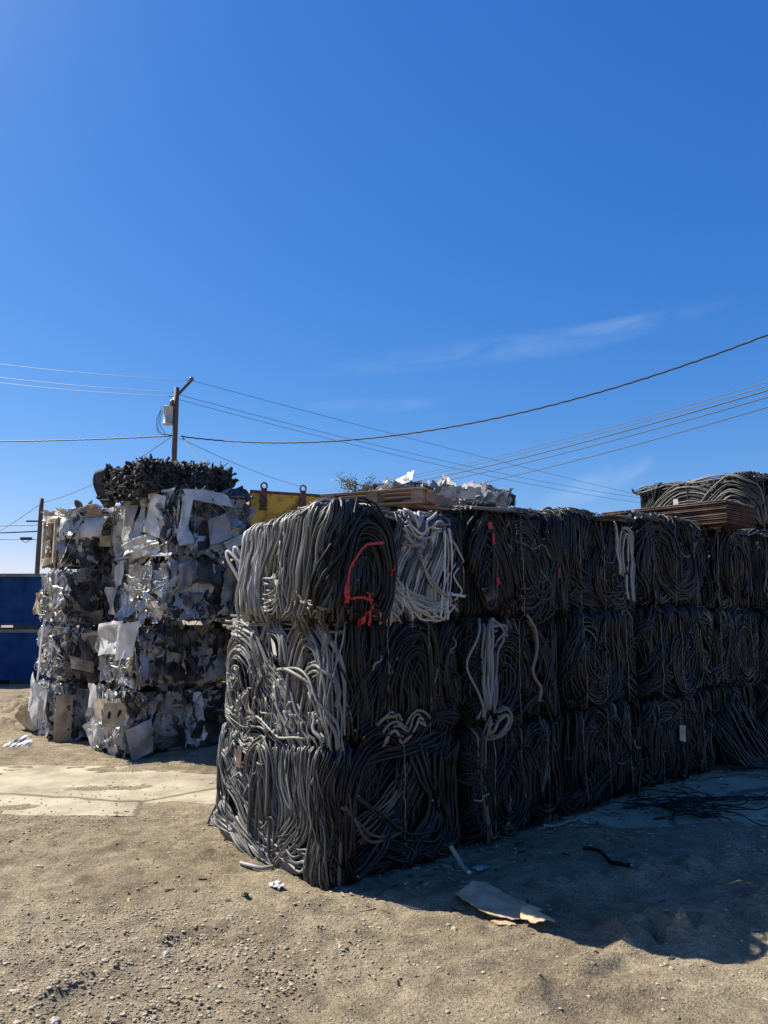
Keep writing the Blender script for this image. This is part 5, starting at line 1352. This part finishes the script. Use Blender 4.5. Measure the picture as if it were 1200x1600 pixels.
V, Q, T = tubes(np.stack([a1 + [0, 0, -.02], a1 + [.01, 0, .08], a1 + [.02, 0, .2]])[None], np.array([[.07, .15, .07]]), sides=10); mesh_obj('insulator', V, [Q, T], por, main)
# transformer can
tcn = rel(px(262.5, 664, PF - .15)); tt_ = rel(px(262.5, 635, PF - .15)); hcan = tt_[2] - tcn[2]
zz = np.array([0, .0, .04, .06, .5, .94, .95, .96, 1.0, 1.03]) * hcan; rr = np.array([.0, .23, .27, .25, .25, .255, .29, .29, .2, .02])
P = np.stack([np.full(10, tcn[0]), np.full(10, tcn[1]), tcn[2] + zz], -1)[None]
V, Q, T = tubes(P, rr[None], sides=20); can = mesh_obj('transformer_can', V, [Q, T], galv, main)
V, Q, T = tubes(np.array([[tcn[0] + .1, tcn[1], tcn[2] + hcan], [tcn[0] + .14, tcn[1], tcn[2] + hcan + .2], [tcn[0] + .18, tcn[1], tcn[2] + hcan + .42]])[None], np.array([[.06, .09, .04]]), sides=8); mesh_obj('bushing', V, [Q, T], por, main)
boxes('mounting_bracket', [(tcn[0] + .2, -.12, tcn[1] - .04, tcn[1] + .04, tcn[2] + hcan * .25, tcn[2] + hcan * .25 + .07), (tcn[0] + .2, -.12, tcn[1] - .04, tcn[1] + .04, tcn[2] + hcan * .75, tcn[2] + hcan * .75 + .07)], M['wire'], main)
c0 = rel(px(270, 634, PF)); c1 = rel(px(273, 622, PF))
V, Q, T = tubes(np.stack([c0 + [-.2, -.1, -.1], c0, c1])[None], .07, sides=6); mesh_obj('fuse_cutout', V, [Q, T], por, main)
blk = noise_mat('line_black', (.012, .012, .014), (.03, .03, .03), rough=.6, bump=0)
linegrey = noise_mat('line_aluminium', (.02, .026, .034), (.04, .046, .055), rough=.5, bump=0)
for pp in ([(253, 636), (245, 658), (248, 676), (262, 680), (275, 681)], [(252, 638), (247, 668), (256, 678), (275, 680)], [(255, 640), (250, 662), (258, 677)]):
    V, Q, T = tubes(catmull([rel(px(x, y, PF)) for x, y in pp], 20)[None], .016, sides=5); mesh_obj('lead_wire', V, [Q, T], blk, main)
p2f = 56.0; q2 = px(65.5, 779, p2f)
sec = empty('utility_pole', (q2[0], p2f, 0)); tag(sec, 'distant plain wooden utility pole at the left, half hidden by the leftmost metal stack', 'utility pole', 'utility poles')
cyl_pole('pole_shaft', (0, 0, 0), q2[2], .19, .16, M['pole'], sec)
z_ = px(60, 815, p2f)[2]; boxes('cross_arm', [(-.95, .3, -.28, -.2, z_ - .06, z_ + .06)], M['pole'], sec)

def line(A, B, sag, r, label, mat, name='overhead_line', group='overhead lines', wavy=0, K=60):
    """a wire hung between two points in the world, sagging as a parabola"""
    t = np.linspace(0, 1, K)[:, None]; P = A * (1 - t) + B * t; P[:, 2] -= 4 * sag * (t * (1 - t))[:, 0]
    if wavy: P[:, 2] += wavy * np.sin(np.arange(K) * 2.1); 
    V, Q, T = tubes(P[None], r, sides=5); o = mesh_obj(name, V, [Q, T], mat, None)
    return tag(o, label, 'overhead line', group)
def sag_for(A, B, mx_, my_):
    """sag that carries the wire through a photo point"""
    best = None
    for s in np.linspace(-2, 14, 1601):
        t = np.linspace(.02, .98, 97); P = A[None] * (1 - t)[:, None] + B[None] * t[:, None]; P[:, 2] -= 4 * s * t * (1 - t)
        cp, sp = math.cos(PITCH), math.sin(PITCH)
        zc = P[:, 1] * cp + (P[:, 2] - 1.6) * sp; yc = -P[:, 1] * sp + (P[:, 2] - 1.6) * cp
        X_ = 600 + F_ * P[:, 0] / zc; Y_ = 800 - F_ * yc / zc
        k = np.argsort(X_); y_ = np.interp(mx_, X_[k], Y_[k]); e = abs(y_ - my_)
        if best is None or e < best[0]: best = (e, s)
    return best[1]
att = px(284, 682, PF)
W1 = px(1420, 430, 24.0); line(att, W1, sag_for(att, W1, 700, 668), .035, 'thick twisted black service line rising from the pole to the upper right', blk, wavy=.012, K=160)
W2 = px(-160, 689, 44.0); a2 = px(270, 681, PF); line(a2, W2, sag_for(a2, W2, 130, 687), .035, 'thick twisted line running from the pole out of the left edge', blk, wavy=.012, K=120)
for (x0, y0), (xl, yl), lb in (((299, 595), (-200, 537), 'uppermost thin line from the raised arm to the left edge'), ((276, 613), (-200, 558), 'middle thin line from the pole to the left edge'), ((272, 620), (-200, 567), 'lower thin line from the pole to the left edge')):
    A = px(x0, y0, PF); B = px(xl, yl, 50.0); line(A, B, .35, .014, lb, linegrey)
for (x0, y0), (xr, yr), (mx_, my_), lb in (((301, 595), (1100, 796), (560, 664), 'uppermost thin line falling from the raised arm to the right'), ((280, 617), (1100, 790), (560, 689), 'middle thin line falling from the pole to the right'), ((278, 624), (1100, 797), (560, 697), 'lower thin line falling from the pole to the right')):
    A = px(x0, y0, PF); B = px(xr, yr, 78.0); line(A, B, sag_for(A, B, mx_, my_), .014, lb, linegrey)
A = px(280, 684, PF); B = px(470, 760, 60.0); line(A, B, sag_for(A, B, 360, 721), .016, 'faint guy line falling right from the pole with a small clamp', linegrey)
A = px(284, 680, PF); B = px(322, 724, PF - 6); line(A, B, .15, .028, 'short black drop line falling steeply right of the pole', blk)
A = px(267, 683, PF); B = px(67, 785, p2f); line(A, B, .5, .022, 'thin guy line between the two wooden poles', linegrey)
A = px(63, 788, p2f); B = px(-70, 870, 70.0); line(A, B, .2, .022, 'thin line falling left from the distant pole', linegrey)
for (y0, y1, r_, lb) in ((820, 820, .03, 'upper level line at the far left beside the distant pole'), (830, 832, .05, 'middle thick level line at the far left beside the distant pole'), (843, 838, .022, 'lowest level line at the far left carrying a black splice box')):
    line(px(62, y0, p2f), px(-120, y1, p2f + 4), .1, r_, lb, blk)
sb = empty('splice_box', tuple(px(41, 841, p2f + .2).tolist())); tag(sb, 'small black splice box hanging on the lowest line at the far left', 'splice box')
boxes('box_body', [(-.42, .42, -.12, .12, -.14, .08)], blk, sb, bevel=.04)
V, Q, T = tubes(catmull([(-.3, 0, -.14), (-.1, 0, -.3), (.15, 0, -.28), (.4, 0, -.05), (.9, 0, -.12)], 14)[None], .02, sides=5); mesh_obj('drip_loop', V, [Q, T], blk, sb)
for (yr, ym, rr_, lb) in ((597, 700, .016, 'uppermost of the five parallel lines at the right'), (604, 705, .016, 'second of the five parallel lines at the right'), (611, 712, .030, 'third and thickest of the five parallel lines at the right'),
                          (622, 721, .024, 'fourth of the five parallel lines at the right'), (637, 737, .022, 'lowest of the five parallel lines at the right')):
    B = px(1330, yr - 40, 26.0); A = px(300, 756 + (yr - 597) * .3, 120.0)
    line(A, B, sag_for(A, B, 830, ym), rr_, lb, blk if rr_ > .02 else linegrey, K=90)

# ------------------------------------------------------------------ distant tree
def tree():
    c = px(556, 735, 30.0); root = empty('tree', (c[0], 30.0, 0)); tag(root, 'thin leafy treetop showing above the bales beside the yellow bin', 'tree')
    Ht = c[2]; bark = M['pole']
    V, Q, T = tubes(catmull([(0, 0, 0), (.1, 0, Ht * .4), (-.05, 0, Ht * .7), (0, 0, Ht * .95)], 16)[None], np.linspace(.16, .03, 16)[None], sides=8); mesh_obj('trunk', V, [Q, T], bark, root)
    Vs, Qs, Ts, k = [], [], [], 0; tips = []
    for i in range(46):
        z0 = Ht * rng.uniform(.45, .93); a = rng.random() * 6.28; L = rng.uniform(.4, 1.4) * (1.25 - (z0 / Ht - .45))
        p0 = np.array([0, 0, z0]); e = p0 + np.array([math.cos(a) * L, math.sin(a) * L, L * rng.uniform(.1, .8)])
        cv = catmull([p0, (p0 + e) / 2 + rng.normal(0, .08, 3), e], 8)
        V, Q, T = tubes(cv[None], np.linspace(.03, .006, 8)[None], sides=5); Vs.append(V); Qs.append(Q + k); Ts.append(T + k); k += len(V)
        tips += [cv[j] for j in (3, 4, 5, 6, 7)]
    mesh_obj('branches', np.vstack(Vs), [np.vstack(Qs), np.vstack(Ts)], bark, root)
    tips = np.array(tips); n = 5200
    P = tips[rng.integers(len(tips), size=n)] + rng.normal(0, .13, (n, 3))
    s = rng.uniform(.018, .05, n); d1 = rng.normal(0, 1, (n, 3)); d1 /= np.linalg.norm(d1, axis=1, keepdims=True); d2 = np.cross(d1, rng.normal(0, 1, (n, 3))); d2 /= np.linalg.norm(d2, axis=1, keepdims=True)
    V = np.stack([P - d1 * s[:, None], P + d2 * s[:, None] * .5, P + d1 * s[:, None], P - d2 * s[:, None] * .5], 1).reshape(-1, 3)
    mesh_obj('crown', V, [np.arange(4 * n).reshape(-1, 4)], noise_mat('leaf', (.05, .075, .03), (.16, .19, .10), scale=1.5, rough=.6, bump=0), root, smooth=False)
tree()

# cable coil lying on the first bale behind its front edge
def coil():
    root = empty('cable_coil', (-.12, 5.85, 2.32)); tag(root, 'arched coil of thick black cable on top of the near corner bale', 'cable coil')
    for k in range(3):
        Ps = []
        for i in range(4):
            h = .21 - .035 * i - .02 * k; Ps.append(catmull([(-.42 + .05 * i, .08 * k, -.02), (-.25 + .03 * i, .08 * k, h * .7), (.0, .08 * k + rng.normal(0, .02), h), (.3, .08 * k, h * .65), (.55, .08 * k, h * .2), (.75, .08 * k, -.02)], 20))
        V, Q, T = tubes(np.array(Ps), .017, sides=8); mesh_obj('cable_bundle', V, [Q, T], M['black'], root, tint=np.full(len(V), .4 + .2 * k))
coil()
